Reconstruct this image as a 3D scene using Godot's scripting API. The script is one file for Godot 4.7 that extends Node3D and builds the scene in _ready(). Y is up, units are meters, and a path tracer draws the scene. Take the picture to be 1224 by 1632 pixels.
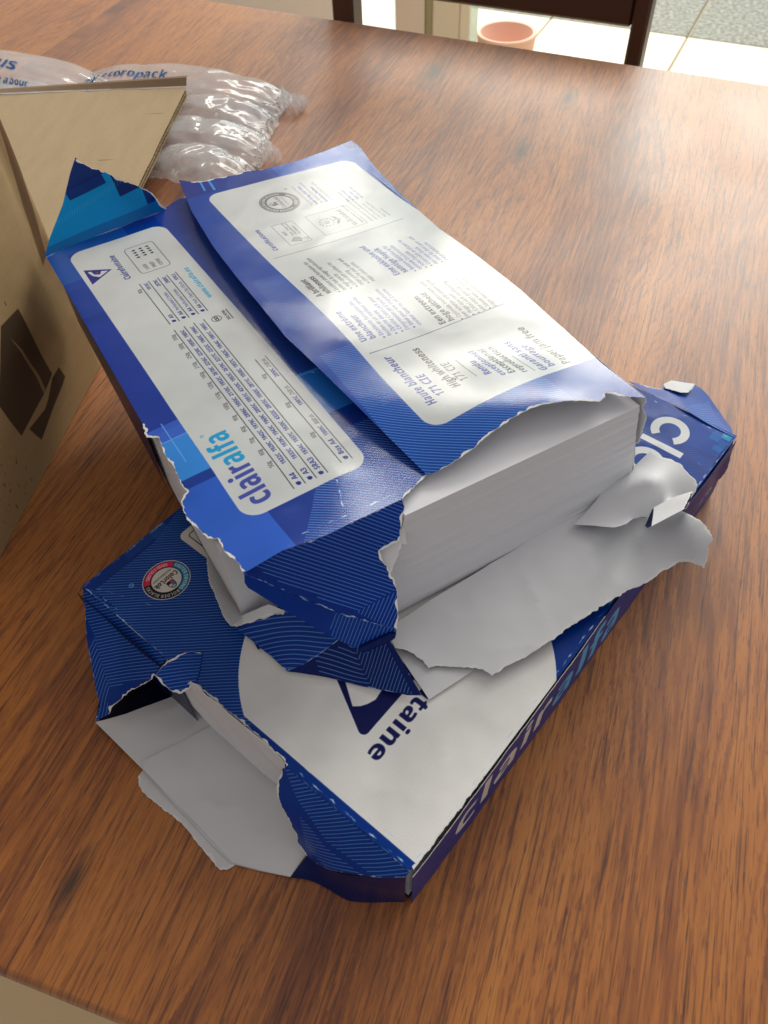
extends Node3D

# ------------------------------------------------------------------ measured shapes
# Every sheet of wrapper is cut from a plane: o is the plane's origin in metres, x and y its axes,
# rim its outline in millimetres (runs that start with 1 are torn), lift the heights of the sheet
# off the plane (a, b, height), lines the printed pinstripes (point, angle, region).
var sheets := {
	"lower_top": {o = Vector3(0.2024, 0.0496, -0.3019), x = Vector3(-0.6685, 0, 0.7437), y = Vector3(-0.7437, 0, -0.6685), sg = -1,
		rim = [[0, -2.5, 0], [1, 60, 0], [0, 140, -0.6, 150, -1], [1, 250, -1.2, 297, -0.9], [0, 298.3, 0.5], [1, 299, 66.5, 297.7, 69.2, 297.3, 78.4, 297.1, 90.4, 297.1, 96.4, 297.6, 106, 297.8, 118.3, 298.1, 126.6], [0, 297.5, 170], [0, 298, 212.4, -2.5, 212]],
		lift = [0, 0, -0.5, 298, 0, -0.3, 298, 212, -0.3, 0, 212, -0.5, 150, 106, 1.2, 150, -2, -0.8, 150, 213, -0.8, 280, 100, 0.4, 10, 60, 1]},
	"lower_torn_bit": {o = Vector3(0.2024, 0.0502, -0.3019), x = Vector3(-0.6685, 0, 0.7437), y = Vector3(-0.7437, 0, -0.6685), sg = -1,
		rim = [[1, 285.2, 135.1, 288, 139.1, 292.8, 141.8, 298.9, 143.5, 307.1, 142.9], [1, 307.8, 137.8, 307.1, 131.5, 304.8, 127.8, 298.2, 125.8], [0, 292.6, 128.9]],
		lift = [285.2, 135.1, 0.2, 288, 139.1, 1.4, 298.9, 143.5, 2.5, 307.1, 142.9, 2, 304.8, 127.8, -1, 298.2, 125.8, 0, 296.1, 132.5, 1.5, 307.8, 137.8, 0.5],
		lines = [[305.4, 141.4, -2.411]]},
	"lower_left_fold": {o = Vector3(-0.1548, 0.0496, -0.222), x = Vector3(0.7375, 0, 0.6754), y = Vector3(-0.4127, -0.7916, 0.4506), sg = -1,
		rim = [[0, -1.1, -0.5, 15.3, -2.2, 35.2, -1.9, 57.2, -1.8, 64.7, -0.9], [1, 62.1, 11.5, 59.8, 16.6, 52.4, 27.3, 49.1, 31.7, 46.6, 37.5, 42.6, 45.3, 40.8, 52.5], [0, 35.5, 60.5, 35.4, 47.9, 29.1, 37, 23.1, 26.3, 8.1, 7.8]],
		lift = [-1.1, -0.5, -1.7, -0.4, 0.8, -0.9, 34.8, -0.9, -2.8, 64.3, 0.1, -1.6, 35.5, 60.5, -0.3, 40.8, 52.5, -1.8, 52.4, 27.3, -1.6, 62.1, 11.5, -0.9, 35.4, 47.9, 0.6, 23.1, 26.3, 3.7, 36.3, 20.5, -2.3],
		lines = [[23.3, 20.8, -0.711, -5.9, 2, 65, -3.7, 63.7, 11.8, 37.7, 36.4, 19.6, 15.3], [37.7, 36.4, 1.549, 19.6, 15.3, 37.7, 36.4, 41.4, 54.6, 35.4, 62.7, 21.1, 25.3]]},
	"lower_inner_flap": {o = Vector3(0.0017, 0, -0.0786), x = Vector3(-0.7434, 0, -0.6689), y = Vector3(0, 1, 0), sg = -1,
		rim = [[1, 125.4, 56.4, 120.9, 59.6, 100.3, 60, 84.1, 62.7, 65, 59.5], [0, 75.6, 4.1, 81.1, 6.2, 122.1, 6.7, 146.2, 21.8]]},
	"lower_gusset": {o = Vector3(0.0008, 0, -0.0776), x = Vector3(-0.7434, 0, -0.6689), y = Vector3(0, 1, 0), sg = -1,
		rim = [[0, 136, 46, 212, 48, 212, 0.5, 136, 0.5]]},
	"lower_end_flap": {o = Vector3(0.0025, 0.002, -0.0795), x = Vector3(-0.7434, 0, -0.6689), y = Vector3(-0.6689, 0, 0.7434), sg = 1,
		rim = [[0, 175.2, 36.7, 166.8, 24.1, 160.7, 11.6, 154.4, -2, 153.9, -8, 124.7, -5.3, 81.4, -4.6, 46.9, 14, 47, 16.1, 47.3, 26.2, 60.3, 33.2, 71.8, 39, 86.4, 39.1, 136.4, 37.1]],
		lift = [175.4, 36.5, 2, 160.7, 11.6, 1, 124.7, 0.3, -0.8, 82, 0.4, -0.8, 47.4, 15.7, 3, 47.3, 26.2, -0.5, 71.8, 39, -0.4, 136.4, 37.1, 2.5, 119.6, 23.4, 0]},
	"lower_floor_flap": {o = Vector3(0.0025, 0.0013, -0.0795), x = Vector3(-0.7434, 0, -0.6689), y = Vector3(-0.6689, 0, 0.7434), sg = 1,
		rim = [[0, 68, -1.5, 152, -1.5, 152, 9, 76, 11]]},
	"lower_end_flap_layer": {o = Vector3(0.0025, 0.002, -0.0795), x = Vector3(-0.7434, 0, -0.6689), y = Vector3(-0.6689, 0, 0.7434), sg = 1,
		rim = [[0, 139.4, 34.3, 126.7, -4.9], [0, 81.1, -4.1, 47.2, 15.2, 47.2, 26.1, 60.6, 33.1, 71.7, 38.5], [0, 103.1, 37.5, 136.2, 37]],
		lift = [175.4, 36.5, 2.9, 160.7, 11.6, 1.9, 124.7, 0.3, 0.1, 82, 0.4, 0.1, 47.4, 15.7, 3.9, 47.3, 26.2, 0.4, 71.8, 39, 0.5, 136.4, 37.1, 3.4, 119.6, 23.4, 0.9]},
	"lower_inside": {o = Vector3(0.0025, 0.0018, -0.0795), x = Vector3(-0.7434, 0, -0.6689), y = Vector3(-0.6689, 0, 0.7434), sg = 1,
		rim = [[0, 178, 35, 211, 0.5, 151, 0.5, 151, 10, 163, 30]]},
	"lower_under_flap": {o = Vector3(0.0025, 0.0006, -0.0795), x = Vector3(-0.7434, 0, -0.6689), y = Vector3(-0.6689, 0, 0.7434), sg = 1,
		rim = [[1, 138.1, 40.2, 133.9, 43.2, 130.1, 44, 122, 43.6, 103.8, 41.6, 89.7, 43.1, 79.4, 43.9, 74.1, 44.1, 71.7, 41.4, 70.8, 38.6], [0, 71.3, 35.8, 106.4, 35.4, 138.4, 34]]},
	"lower_right_fold": {o = Vector3(-0.0475, 0.0496, -0.1251), x = Vector3(0.7425, 0, 0.6698), y = Vector3(-0.2881, -0.9028, 0.3193), sg = -1,
		rim = [[0, -0.3, 0.1, 16.6, -0.2, 37.5, 0.1, 54.2, -0.3, 68.1, 0.3], [0, 67.1, 3.9, 58.3, 11.8, 49.5, 19.4, 38.2, 29.7, 29.3, 37.8], [1, 22.7, 41.3, 17.1, 35.8, 16.3, 30.6, 13.1, 26.3, 9, 19.9, 3.6, 15, 0.8, 11.5, 0, 6.2, -0.4, 3.1]],
		lift = [-0.3, 0.1, -0.3, 37.5, 0.1, -0.2, 68.1, 0.3, -0.4, 22.7, 41.3, -0.7, 38.2, 29.7, 2.8, 58.3, 11.8, 2.5, 3.6, 15, 4.5, 13.1, 26.3, 2.7, 29.8, 14.9, 2.1, 43.9, 14, 2.5],
		lines = [[21.2, 9.6, -0.798, -1.9, 0.6, 71.6, 0.5, 57.3, 13.2, 30.8, 17.9, 13.7, 10], [21.5, 29, -0.696, 15.7, 15.9, 31.8, 21, 50.7, 17.8, 35, 33.4, 22, 33.3]]},
	"lower_right_underfold": {o = Vector3(-0.0501, 0.002, -0.0916), x = Vector3(0.7434, 0.6408, 0.1915), y = Vector3(0.5571, -0.7517, 0.353), sg = -1,
		rim = [[0, 10.5, -4.4, 28.7, -2.5, 55.5, -0.5, 69, 0.3, 39, 33.6, 20.6, 19.2, 15.5, 12.8, 8, 7, 0, 0]],
		lift = [10.5, -4.4, -6.8, 28.7, -2.5, -1.7, 55.5, -0.5, 0.1, 69, 0.3, -0.2, 39, 33.6, -7.9, 20.6, 19.2, 0, 8, 7, -1.7, 0, 0, 0]},
	"lower_side": {o = Vector3(0.0034, 0, -0.0787), x = Vector3(0.6685, 0, -0.7437), y = Vector3(0, 1, 0), sg = 1,
		rim = [[0, 0, 0.4], [1, 0, 47.6, 8, 47.2, 30, 48, 60, 47.4, 90, 48.2, 120, 48.4, 150, 48.9], [0, 200, 49.3, 298, 49, 298, 0.4]],
		lift = [0, 0, 0, 298, 0, 0, 0, 49, 1, 298, 49, 0, 60, 46, 1, 150, 48, 0.2, 150, 20, 1.6, 150, 0, 0]},
	"lower_torn_skirt": {o = Vector3(0.2017, 0.049, -0.3024), x = Vector3(-0.6546, 0, 0.756), y = Vector3(0.123, -0.9867, 0.1065), sg = 1,
		rim = [[0, -0.5, -0, 20.2, -0.5, 40.6, -0, 65.5, -0], [0, 58, 9.9], [1, 48.7, 19.3, 43.1, 21.7, 36.6, 17.3, 21.5, 22.2, 6.6, 23.4, 2, 21, -0, 11.3]],
		lift = [-0.5, -0, -0.2, 40.6, -0, -0.1, 65.5, -0, -0.1, 48.7, 19.3, 0.3, 21.5, 22.2, -0.7, 6.6, 23.4, 0.5, -0, 11.3, 0.7, 33.1, 15.3, 0.4, 16.3, 12.2, 0]},
	"lower_far_fold": {o = Vector3(0.1538, 0.0496, -0.3526), x = Vector3(0.6876, 0, 0.7261), y = Vector3(0.7076, -0.2242, -0.6701), sg = 1,
		rim = [[0, 69.2, 0.3, 50.1, -1.3, 24.8, 0.1, -0.9, -0.1], [1, 5.3, 3.8, 12.6, 6.5, 17.2, 9.6], [0, 16.9, 23.4, 27.2, 31.4, 32.8, 32.6, 39.1, 31.5, 52, 24.8, 63.1, 12.4]],
		lift = [69.2, 0.3, -0.1, 24.8, 0.1, 0, 0, 0, 0, 16.9, 23.4, 1.7, 27.2, 31.4, 1.5, 52, 24.8, -4.1, 32, 5.2, 1.6],
		lines = [[38.9, 4.3, 1.298, 36.5, 0.9, 41.6, 26.7, 70.4, -1.7]]},
	"lower_far_white_bit": {o = Vector3(0.175, 0.048, -0.3511), x = Vector3(0.9945, 0, 0.1044), y = Vector3(-0.1026, 0.1851, 0.9774), sg = -1,
		rim = [[0, -0.5, 0.7, 5.4, -4.3, 18.6, -0.7], [1, 16.3, 4.4, 12.7, 8.8, 8.1, 9.7, -0.3, 5.1]]},
	"upper_top": {o = Vector3(-0.0587, 0.1133, -0.1812), x = Vector3(-0.4668, -0.0234, -0.8841), y = Vector3(0.8844, -0.0132, -0.4666), sg = -1,
		rim = [[1, -3.8, -0.7, 3.2, -0.2, 12.2, -2.6, 22.3, -2.2, 24.8, -5.8, 31.8, -7, 40.5, -9.6, 51.9, -8.2, 55.3, -3.8, 61.1, -4.6, 72, -3.6, 84.3, -4.5, 95.8, -3, 99.4, -8.1, 109.7, -6.5], [0, 144.6, -7, 187.3, -7.6, 236.9, -8.1, 289.3, -9.1], [0, 291.6, 14.5, 296.7, 44.9, 302.1, 74.7], [1, 306, 86, 304, 100], [0, 300, 130, 14, 130], [1, 12, 118, 8, 104], [1, 6.6, 92.5, 4.1, 86, 1.3, 80, -0.6, 75.4], [0, -2.9, 55.1, -4.2, 36.6, -2.3, 17.3]],
		lift = [289.3, -9.1, -1, 187.8, -7.5, 0, 109.7, -6.5, -1, 51.9, -8.2, -1.2, 0.8, 1.1, 4, 302.1, 74.7, 0, 304.2, 87.6, 1, -0.6, 75.4, 1.5, -4.5, 36.4, 5.4, -0.1, 15.5, 5.2, -2.9, 55.1, 4.2, 21.8, 37, 0.6, 23, 16.5, 0.2, 27.3, 68.4, 0.3, 51.8, 10.6, 0, 56, -2.9, -0.3, 23, 62.9, 1, 108.6, 58, 0.6, 186.6, 58, 0.4, 244.3, 28.3, 0, 6.6, 92.5, 0.5, 39.3, 36.2, 1.2, 138, 11.2, 0.6, 300, 130, 0, 10, 130, 0]},
	"upper_far_fold": {o = Vector3(-0.203, 0.104, -0.4353), x = Vector3(0.8203, 0.0118, -0.5718), y = Vector3(-0.4023, 0.7226, -0.5622), sg = 1,
		rim = [[0, 0, 0, 5.9, 6.7, 25.3, 24, 39.4, 40], [1, 47, 47.4, 48.5, 42, 51.4, 36.2, 54.3, 33.4, 58, 28.4, 61.5, 23.3, 71.3, 14.4, 77.4, 8.2, 81.1, 1, 84.1, -1.8], [0, 53.8, -1.4, 23.4, -1.3]],
		lift = [0, 0, 0, 83.4, -1.2, 2, 53.8, -1.4, 2.7, 23.4, -1.3, 2.4, 47, 47.4, -1.1, 61.5, 23.3, 12.3, 77.4, 8.2, 10.3, 25.3, 24, 0.5, 44.1, 12.9, 6, 60.3, 10.9, 6.3]},
	"upper_flap": {o = Vector3(-0.0587, 0.1133, -0.1812), x = Vector3(-0.4668, -0.0234, -0.8841), y = Vector3(0.8844, -0.0132, -0.4666), sg = -1,
		rim = [[0, 5.9, 92, 56.6, 84.9, 120.3, 77.6, 188.6, 77.9, 225, 78.9, 271.9, 82.9, 314.2, 90.2], [1, 307.9, 96.6, 304.9, 104.2, 305.1, 113.2, 303.5, 123.8, 305.2, 136, 302.1, 146.1], [0, 302.6, 170, 307.9, 197.1, 313.6, 220.4, 301.1, 221.3, 277.2, 216.6, 229, 212.1, 175.2, 207.1, 132.1, 209.9, 97.5, 211.5, 56.4, 209.9, 23.3, 207.3, -6.4, 208.9], [1, -3.5, 202.4, -1.8, 199, 1.4, 195.4, 3.6, 192, 1, 189.3, -0.8, 184.4, 2.3, 177.3, 5.2, 170, 7.4, 162.4, 8.8, 158.3, 9.9, 152, 9.9, 146.2, 9.6, 141.7, 8.8, 135.5, 7.9, 128, 6.7, 121.7, 5.2, 114.9, 4.7, 108.2, 4.5, 103.4, 4.6, 97.8]],
		lift = [314.2, 90.2, 9, 255.1, 82.7, 8.5, 188.6, 77.9, 9, 120.3, 77.6, 9.5, 56.6, 84.9, 7, 5.9, 92, 1.5, -6.4, 208.9, 1.5, 56.4, 209.9, 2, 93.6, 208.6, 2.5, 125, 205, 3.6, 170.8, 206.5, 3.8, 227.4, 211.2, 1, 276.1, 214.9, 1.5, 311.8, 219.5, 2.5, 302.1, 146.1, 6, 218.6, 129.5, 5, 186.6, 118.3, 6, 148.7, 123.5, 8.3, 123.6, 137.3, 7.5, 137.5, 178.6, 5.2, 206.7, 189.6, 2.6, 198.5, 158.1, 3.6, 123.9, 101.1, 9.9, 99.4, 104.8, 9, 95.8, 132.7, 6, 94.9, 163.6, 4.5, 84.4, 189.2, 3, 73.1, 111.8, 5.8, 66.5, 129.9, 4.5, 62.3, 157.6, 3.5, 54, 187.4, 2.5, 39.9, 120.3, 6, 28.6, 134.2, 8, 10, 164.1, 9.8, 19.9, 149.6, 9.2, 0.3, 187, 6, 30.7, 97.2, 4.5, 13.1, 103.2, 4]},
	"upper_front_fold": {o = Vector3(-0.0584, 0.1162, -0.1842), x = Vector3(0.9062, -0.0327, -0.4216), y = Vector3(0.2795, -0.702, 0.655), sg = -1,
		rim = [[0, -0.2, 0.6, 16, 0.8, 35.2, 1.2, 53.6, 0.2, 73.3, -0.4], [1, 73.6, 3.3, 69.6, 9.7, 67.8, 12.2, 66, 16.2], [1, 55.7, 16.8], [1, 56, 21.3, 56.9, 25.8, 58.2, 30.8, 57.6, 36.5, 55.2, 43.8, 51.6, 52.1], [0, 41.6, 44.2, 29.3, 34.6, 19.4, 24.6, 10.3, 15.7, -1.1, 4.4]],
		lift = [-0.3, 0.3, 1.6, 16, 0.8, 4, 35.2, 1.2, 5.6, 53.6, 0.2, 3.5, 73.5, 0, 0, 51.6, 52.1, 0.1, 29.3, 34.6, 0, 10.3, 15.7, -0.5, -1.1, 4.4, -1.6, 43, 15.1, 1.2, 66.4, 15.8, 0.1],
		lines = [[15.8, 4.1, 0.689, 2.4, 1.7, 74.6, -4.5, 75.8, 1.7, 60.2, 35.5, 36.6, 37.3, 11.9, 14], [50.5, 37.3, 2.368, 57, 36.5, 36.6, 37.3, 53.1, 54.9, 60.1, 39.9]]},
	"upper_notch_page": {o = Vector3(-0.0594, 0.1141, -0.1861), x = Vector3(0.9062, -0.0327, -0.4216), y = Vector3(0.2795, -0.702, 0.655), sg = -1,
		rim = [[0, 54, 13.4, 71.5, 12, 69.7, 19.6], [1, 67.5, 18.8, 63.4, 23.7, 58.1, 29], [0, 52.7, 25.3]]},
	"upper_front_lip": {o = Vector3(-0.0588, 0.1115, -0.1822), x = Vector3(0.8655, -0.479, 0.1468), y = Vector3(-0.5005, -0.839, 0.2134), sg = -1,
		rim = [[0, 0, 0, 16.3, 0.9, 43.5, 2.3, 58.7, 0.8, 71, -0.5], [0, 72.1, 2, 71.4, 5.4, 68.3, 13.3, 66.1, 18.9, 61.2, 17.8, 45.7, 16.5, 23.1, 11.2, 4.3, 6.7], [1, 2.1, 4.7]],
		lines = [[46.9, 4.3, 1.379, 41.7, 2.8, 72.5, -2.5, 76.1, 4.3, 66.3, 19.2, 46.5, 16.1]]},
	"upper_low_fold": {o = Vector3(-0.0472, 0.056, -0.1751), x = Vector3(0.8843, 0, -0.4669), y = Vector3(-0.4669, 0, -0.8843), sg = 1,
		rim = [[0, -15.5, 24.6, -15.9, 27], [1, -7.9, 20.5, -3.4, 18.3, 5.8, 11.7], [0, 15.5, 1.4, 22.7, -11.6, 14.4, -10.6, 2.3, -9.2, -4.5, -6.5, -7.9, 4.5, -10.9, 13.5]],
		lift = [-15.6, 25.6, -1, -7.9, 20.5, 6, 5.8, 11.7, 15, 23, -11.1, 12, 14.4, -10.6, 6, 2.3, -9.2, 0, -4.5, -6.5, -3.2, -10.9, 13.5, -2.5],
		lines = [[-9.1, 14.8, -0.670]]},
	"upper_low_fold_tip": {o = Vector3(-0.0472, 0.056, -0.1751), x = Vector3(0.8843, 0, -0.4669), y = Vector3(-0.4669, 0, -0.8843), sg = 1,
		rim = [[0, -4.5, -6.5, 2.3, -8.9, 14.4, -10.6, 23.2, -10.6, 37.3, -17.3, 41.5, -21.9, 42.2, -48.4, 36.8, -44.8, 25.5, -34.1, 13.4, -21.8]],
		lift = [-4.5, -6.5, -3.2, 14.4, -10.6, 6, 23.2, -10.6, 11, 41.5, -21.9, 8, 42.2, -48.4, -3, 25.5, -34.1, -3.6, 13.4, -21.8, -3.6, 26.7, -23.5, 0],
		lines = [[14.7, -17.1, -0.759, 9.3, -8.4, 25.4, -15.5, 24.9, -33.4, 7.7, -16.2], [25.4, -33.1, 0.659, 25.9, -15.7, 39.1, -20.9, 39.1, -46, 25.1, -34.2]]},
	"upper_inside_strip": {o = Vector3(-0.0472, 0.056, -0.1751), x = Vector3(0.8843, 0, -0.4669), y = Vector3(-0.4669, 0, -0.8843), sg = 1,
		rim = [[0, -16.2, 29.2, -7.6, 23.4, 0.7, 17.7, 5.9, 11], [1, 0.5, 13.5, -4.4, 17, -8.3, 19.2, -15.6, 24.8, -17.1, 27.5]],
		lift = [-16.2, 29.2, 0, 0.7, 17.7, 17, 5.9, 11, 16, -8.3, 19.2, 7, -16.5, 26.2, 0]},
	"upper_side_inner": {o = Vector3(-0.0673, 0.054, -0.1994), x = Vector3(-0.5857, 0.0588, -0.8084), y = Vector3(-0.4541, 0.8024, 0.3873), sg = 1,
		rim = [[0, -0, 0, 10.9, 1.4, 30.3, -0.5, 50.8, -6.2], [1, 39.6, 1, 30.5, 7.1, 17.9, 15, 4.8, 20, -4.7, 23.6, -11.1, 23.1]]},
	"upper_side_right": {o = Vector3(0.1265, 0.05, -0.279), x = Vector3(-0.4669, 0, -0.8843), y = Vector3(0, 1, 0), sg = -1,
		rim = [[1, -5.9, 61.9, -7.6, 59.5, -6.4, 55.1, -10, 52.2, -10.6, 49.2, -10.6, 39.5, -10.8, 34.7, -8.6, 31.4, -12.3, 18.5, -12, 1], [0, 290, 1, 298, 55, 150, 59]]},
	"upper_curl": {o = Vector3(0.1275, 0.07, -0.2508), x = Vector3(0.8843, 0, -0.4669), y = Vector3(-0.4669, 0, -0.8843), sg = 1,
		rim = [[0, -34.2, 3.5, -11.1, 10.3, 9.2, 13, 23.1, 14.3], [1, 22, 9.7, 25.4, 2.2, 26.5, -3, 25.6, -9.3, 25.6, -14.6, 24.2, -17.8, 22, -19.3, 19.2, -20.1, -28.5, -46.1], [0, -35.4, -44.8, -42.4, -43.9], [0, -1.7, -14.3, -3.8, -12.4, -9, -11.8, -16.5, -14.6, -26, -18, -23.6, -10.7, -27, -4.6]],
		lift = [-34.2, 3.5, -10, -11.1, 10.3, -8, 9.2, 13, -4, 23.1, 14.3, 2, 25.4, 2.2, 6, 24.4, -16.1, 6, 19.2, -20.1, 2, 13.5, -21.8, -2, -3.9, -19.6, -7, -8.3, -18.7, 2, -12, -16.9, 4, -16.5, -14.6, -1, -23.6, -10.7, -4, -27, -4.6, -7, 3, -22.3, 14, 4, -7, 7, -6.7, -22.1, 10, -6.7, -3.6, -2]},
	"upper_tongue": {o = Vector3(0.0702, 0.054, -0.2003), x = Vector3(0.8843, 0, -0.4669), y = Vector3(0.4669, 0, 0.8843), sg = -1,
		rim = [[0, -64.1, -21.7, -38.6, -24, -7.8, -25.8, 20.3, -27.3, 47.7, -28.3, 66.1, -28.6, 81, -26.6, 90.4, -9.4, 88, 3.6], [1, 87.7, 10.1, 86.3, 18.2, 83.5, 25.4, 81.2, 27.8, 79, 28.4, 77.3, 31, 72.8, 34.6, 72.1, 31.3, 71.2, 26.1, 69.6, 23.5, 66.8, 23.2, 61.3, 22.2, 53.5, 23.3, 45.3, 23.2, 39.2, 21.8, 28.4, 22, 14, 22.6, 1, 22.7, -2.6, 23.5, -11, 24.1, -20.3, 24.6, -26.3, 24.6, -32.9, 24, -41.4, 24.4, -42.3, 21.7, -45.3, 17.7, -53.2, 12, -60, 7.2, -63.9, 6.4, -64, 1.7, -67.5, -5.3, -72, -10.1, -71.5, -14.5]],
		lift = [-64.2, -19.2, 0, -11, -21.3, 1, 43.6, -23.3, 2, 77.6, -22.7, 4, 89, -7.8, 7, 88, 3.6, 12, 83.5, 25.4, 20, 79, 28.4, 17, 72.8, 34.6, 12, 69.6, 23.5, 6, 53.5, 23.3, 3, 28.4, 22, 2, -11, 24.1, 0.5, -41.4, 24.4, 0, -53.2, 12, -0.5, -64, 1.7, 0, -72, -10.1, 1, -20.1, 1.9, 2.5, 35.5, 2.9, 3.5, 68.4, 6.2, 5, -50.3, -5.8, 0.5]},
	"upper_under_page": {o = Vector3(0.019, 0.0515, -0.1674), x = Vector3(0.8843, 0, -0.4669), y = Vector3(0.4669, 0, 0.8843), sg = -1,
		rim = [[0, -3.1, -23, -10.9, -20.3, -10.6, 13.5, 14.8, 11.9, 42.2, 10.2, 41.5, -14.4]]},
}

var mats := {}
var white_board: StandardMaterial3D

func _ready() -> void:
	# ---- camera
	var cam := Camera3D.new()
	cam.name = "camera"
	add_child(cam)
	var p := 0.8949
	var r := -0.05
	var right := Vector3(1, 0, 0)
	var up := Vector3(0, cos(p), -sin(p))
	var back := Vector3(0, sin(p), cos(p))
	cam.transform = Transform3D(Basis(right * cos(r) + up * sin(r), up * cos(r) - right * sin(r), back), Vector3(0, 0.3745, 0))
	var ca := CameraAttributesPhysical.new()
	ca.frustum_focal_length = 12.0 / (816.0 / (1224.0 * 1.0093))
	ca.frustum_focus_distance = 0.42
	ca.frustum_near = 0.02
	ca.frustum_far = 60.0
	ca.exposure_aperture = 14.0
	cam.attributes = ca
	cam.fov = rad_to_deg(2.0 * atan(816.0 / (1224.0 * 1.0093)))
	cam.near = 0.02
	cam.far = 60.0
	cam.current = true
	# ---- air and light of the room: soft indirect light, and the daylight of the terrace door
	var we := WorldEnvironment.new()
	we.name = "room_air"
	var env := Environment.new()
	env.background_mode = Environment.BG_COLOR
	env.background_color = Color(0.372, 0.358, 0.346).linear_to_srgb()
	env.tonemap_mode = Environment.TONE_MAPPER_LINEAR
	env.tonemap_exposure = 1.11
	env.sdfgi_enabled = true
	env.ssao_enabled = true
	env.ssil_enabled = true
	we.environment = env
	add_child(we)
	window_light("daylight_door", Vector3(0.6, 0.32, -2.6), Vector2(4.3, 1.34), Vector3(-0.1, 0.0, 1), 3.3, Color(0.91, 1.0, 0.975))
	window_light("daylight_door_top", Vector3(1.55, 1.55, -2.0), Vector2(1.9, 1.9), Vector3(-0.6, -0.55, 1), 2.9, Color(1.0, 0.99, 0.95))
	window_light("daylight_terrace", Vector3(0.9, 1.9, -3.6), Vector2(2.6, 1.6), Vector3(0.0, -1, 0.12), 13.0, Color(1.0, 0.985, 0.94))
	make_materials()
	build_floor()
	build_table()
	build_background()
	build_box()
	build_lower_ream()
	build_upper_ream()
	build_cushions()


func window_light(nm: String, at: Vector3, size: Vector2, towards: Vector3, energy: float, c: Color) -> void:
	var l := AreaLight3D.new()
	l.name = nm
	l.area_size = size
	l.light_energy = energy
	l.light_color = c
	l.shadow_enabled = true
	l.area_range = 12.0
	add_child(l)
	l.transform = Transform3D(Basis.looking_at(towards.normalized(), Vector3.UP if absf(towards.normalized().y) < 0.95 else Vector3(0, 0, 1)), at)


# ------------------------------------------------------------------ small helpers
func thing(called: String, label: String, category: String, at: Vector3, group := "") -> Node3D:
	var o := Node3D.new()
	o.name = called
	o.position = at
	o.set_meta("label", label)
	o.set_meta("category", category)
	if group:
		o.set_meta("group", group)
	add_child(o, true)
	return o


func put(called: String, mesh: Mesh, m: Material, parent: Node3D) -> MeshInstance3D:
	var o := MeshInstance3D.new()
	o.name = called
	o.mesh = mesh
	if m:
		o.material_override = m
	o.position = -origin_of(parent)
	parent.add_child(o, true)
	return o


func origin_of(n: Node) -> Vector3:
	var v := Vector3.ZERO
	while n is Node3D and n != self:
		v += n.position
		n = n.get_parent()
	return v


func lin(r: float, g: float, b: float) -> Color:
	return Color(r, g, b).linear_to_srgb()


func mat(c: Color, rough: float, spec := 0.5) -> StandardMaterial3D:
	var m := StandardMaterial3D.new()
	m.albedo_color = c
	m.roughness = rough
	m.metallic_specular = spec
	return m


func noise(seed_: int, freq: float, octaves := 3, kind := FastNoiseLite.TYPE_SIMPLEX_SMOOTH) -> FastNoiseLite:
	var n := FastNoiseLite.new()
	n.seed = seed_
	n.frequency = freq
	n.noise_type = kind
	n.fractal_octaves = octaves
	return n


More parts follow.
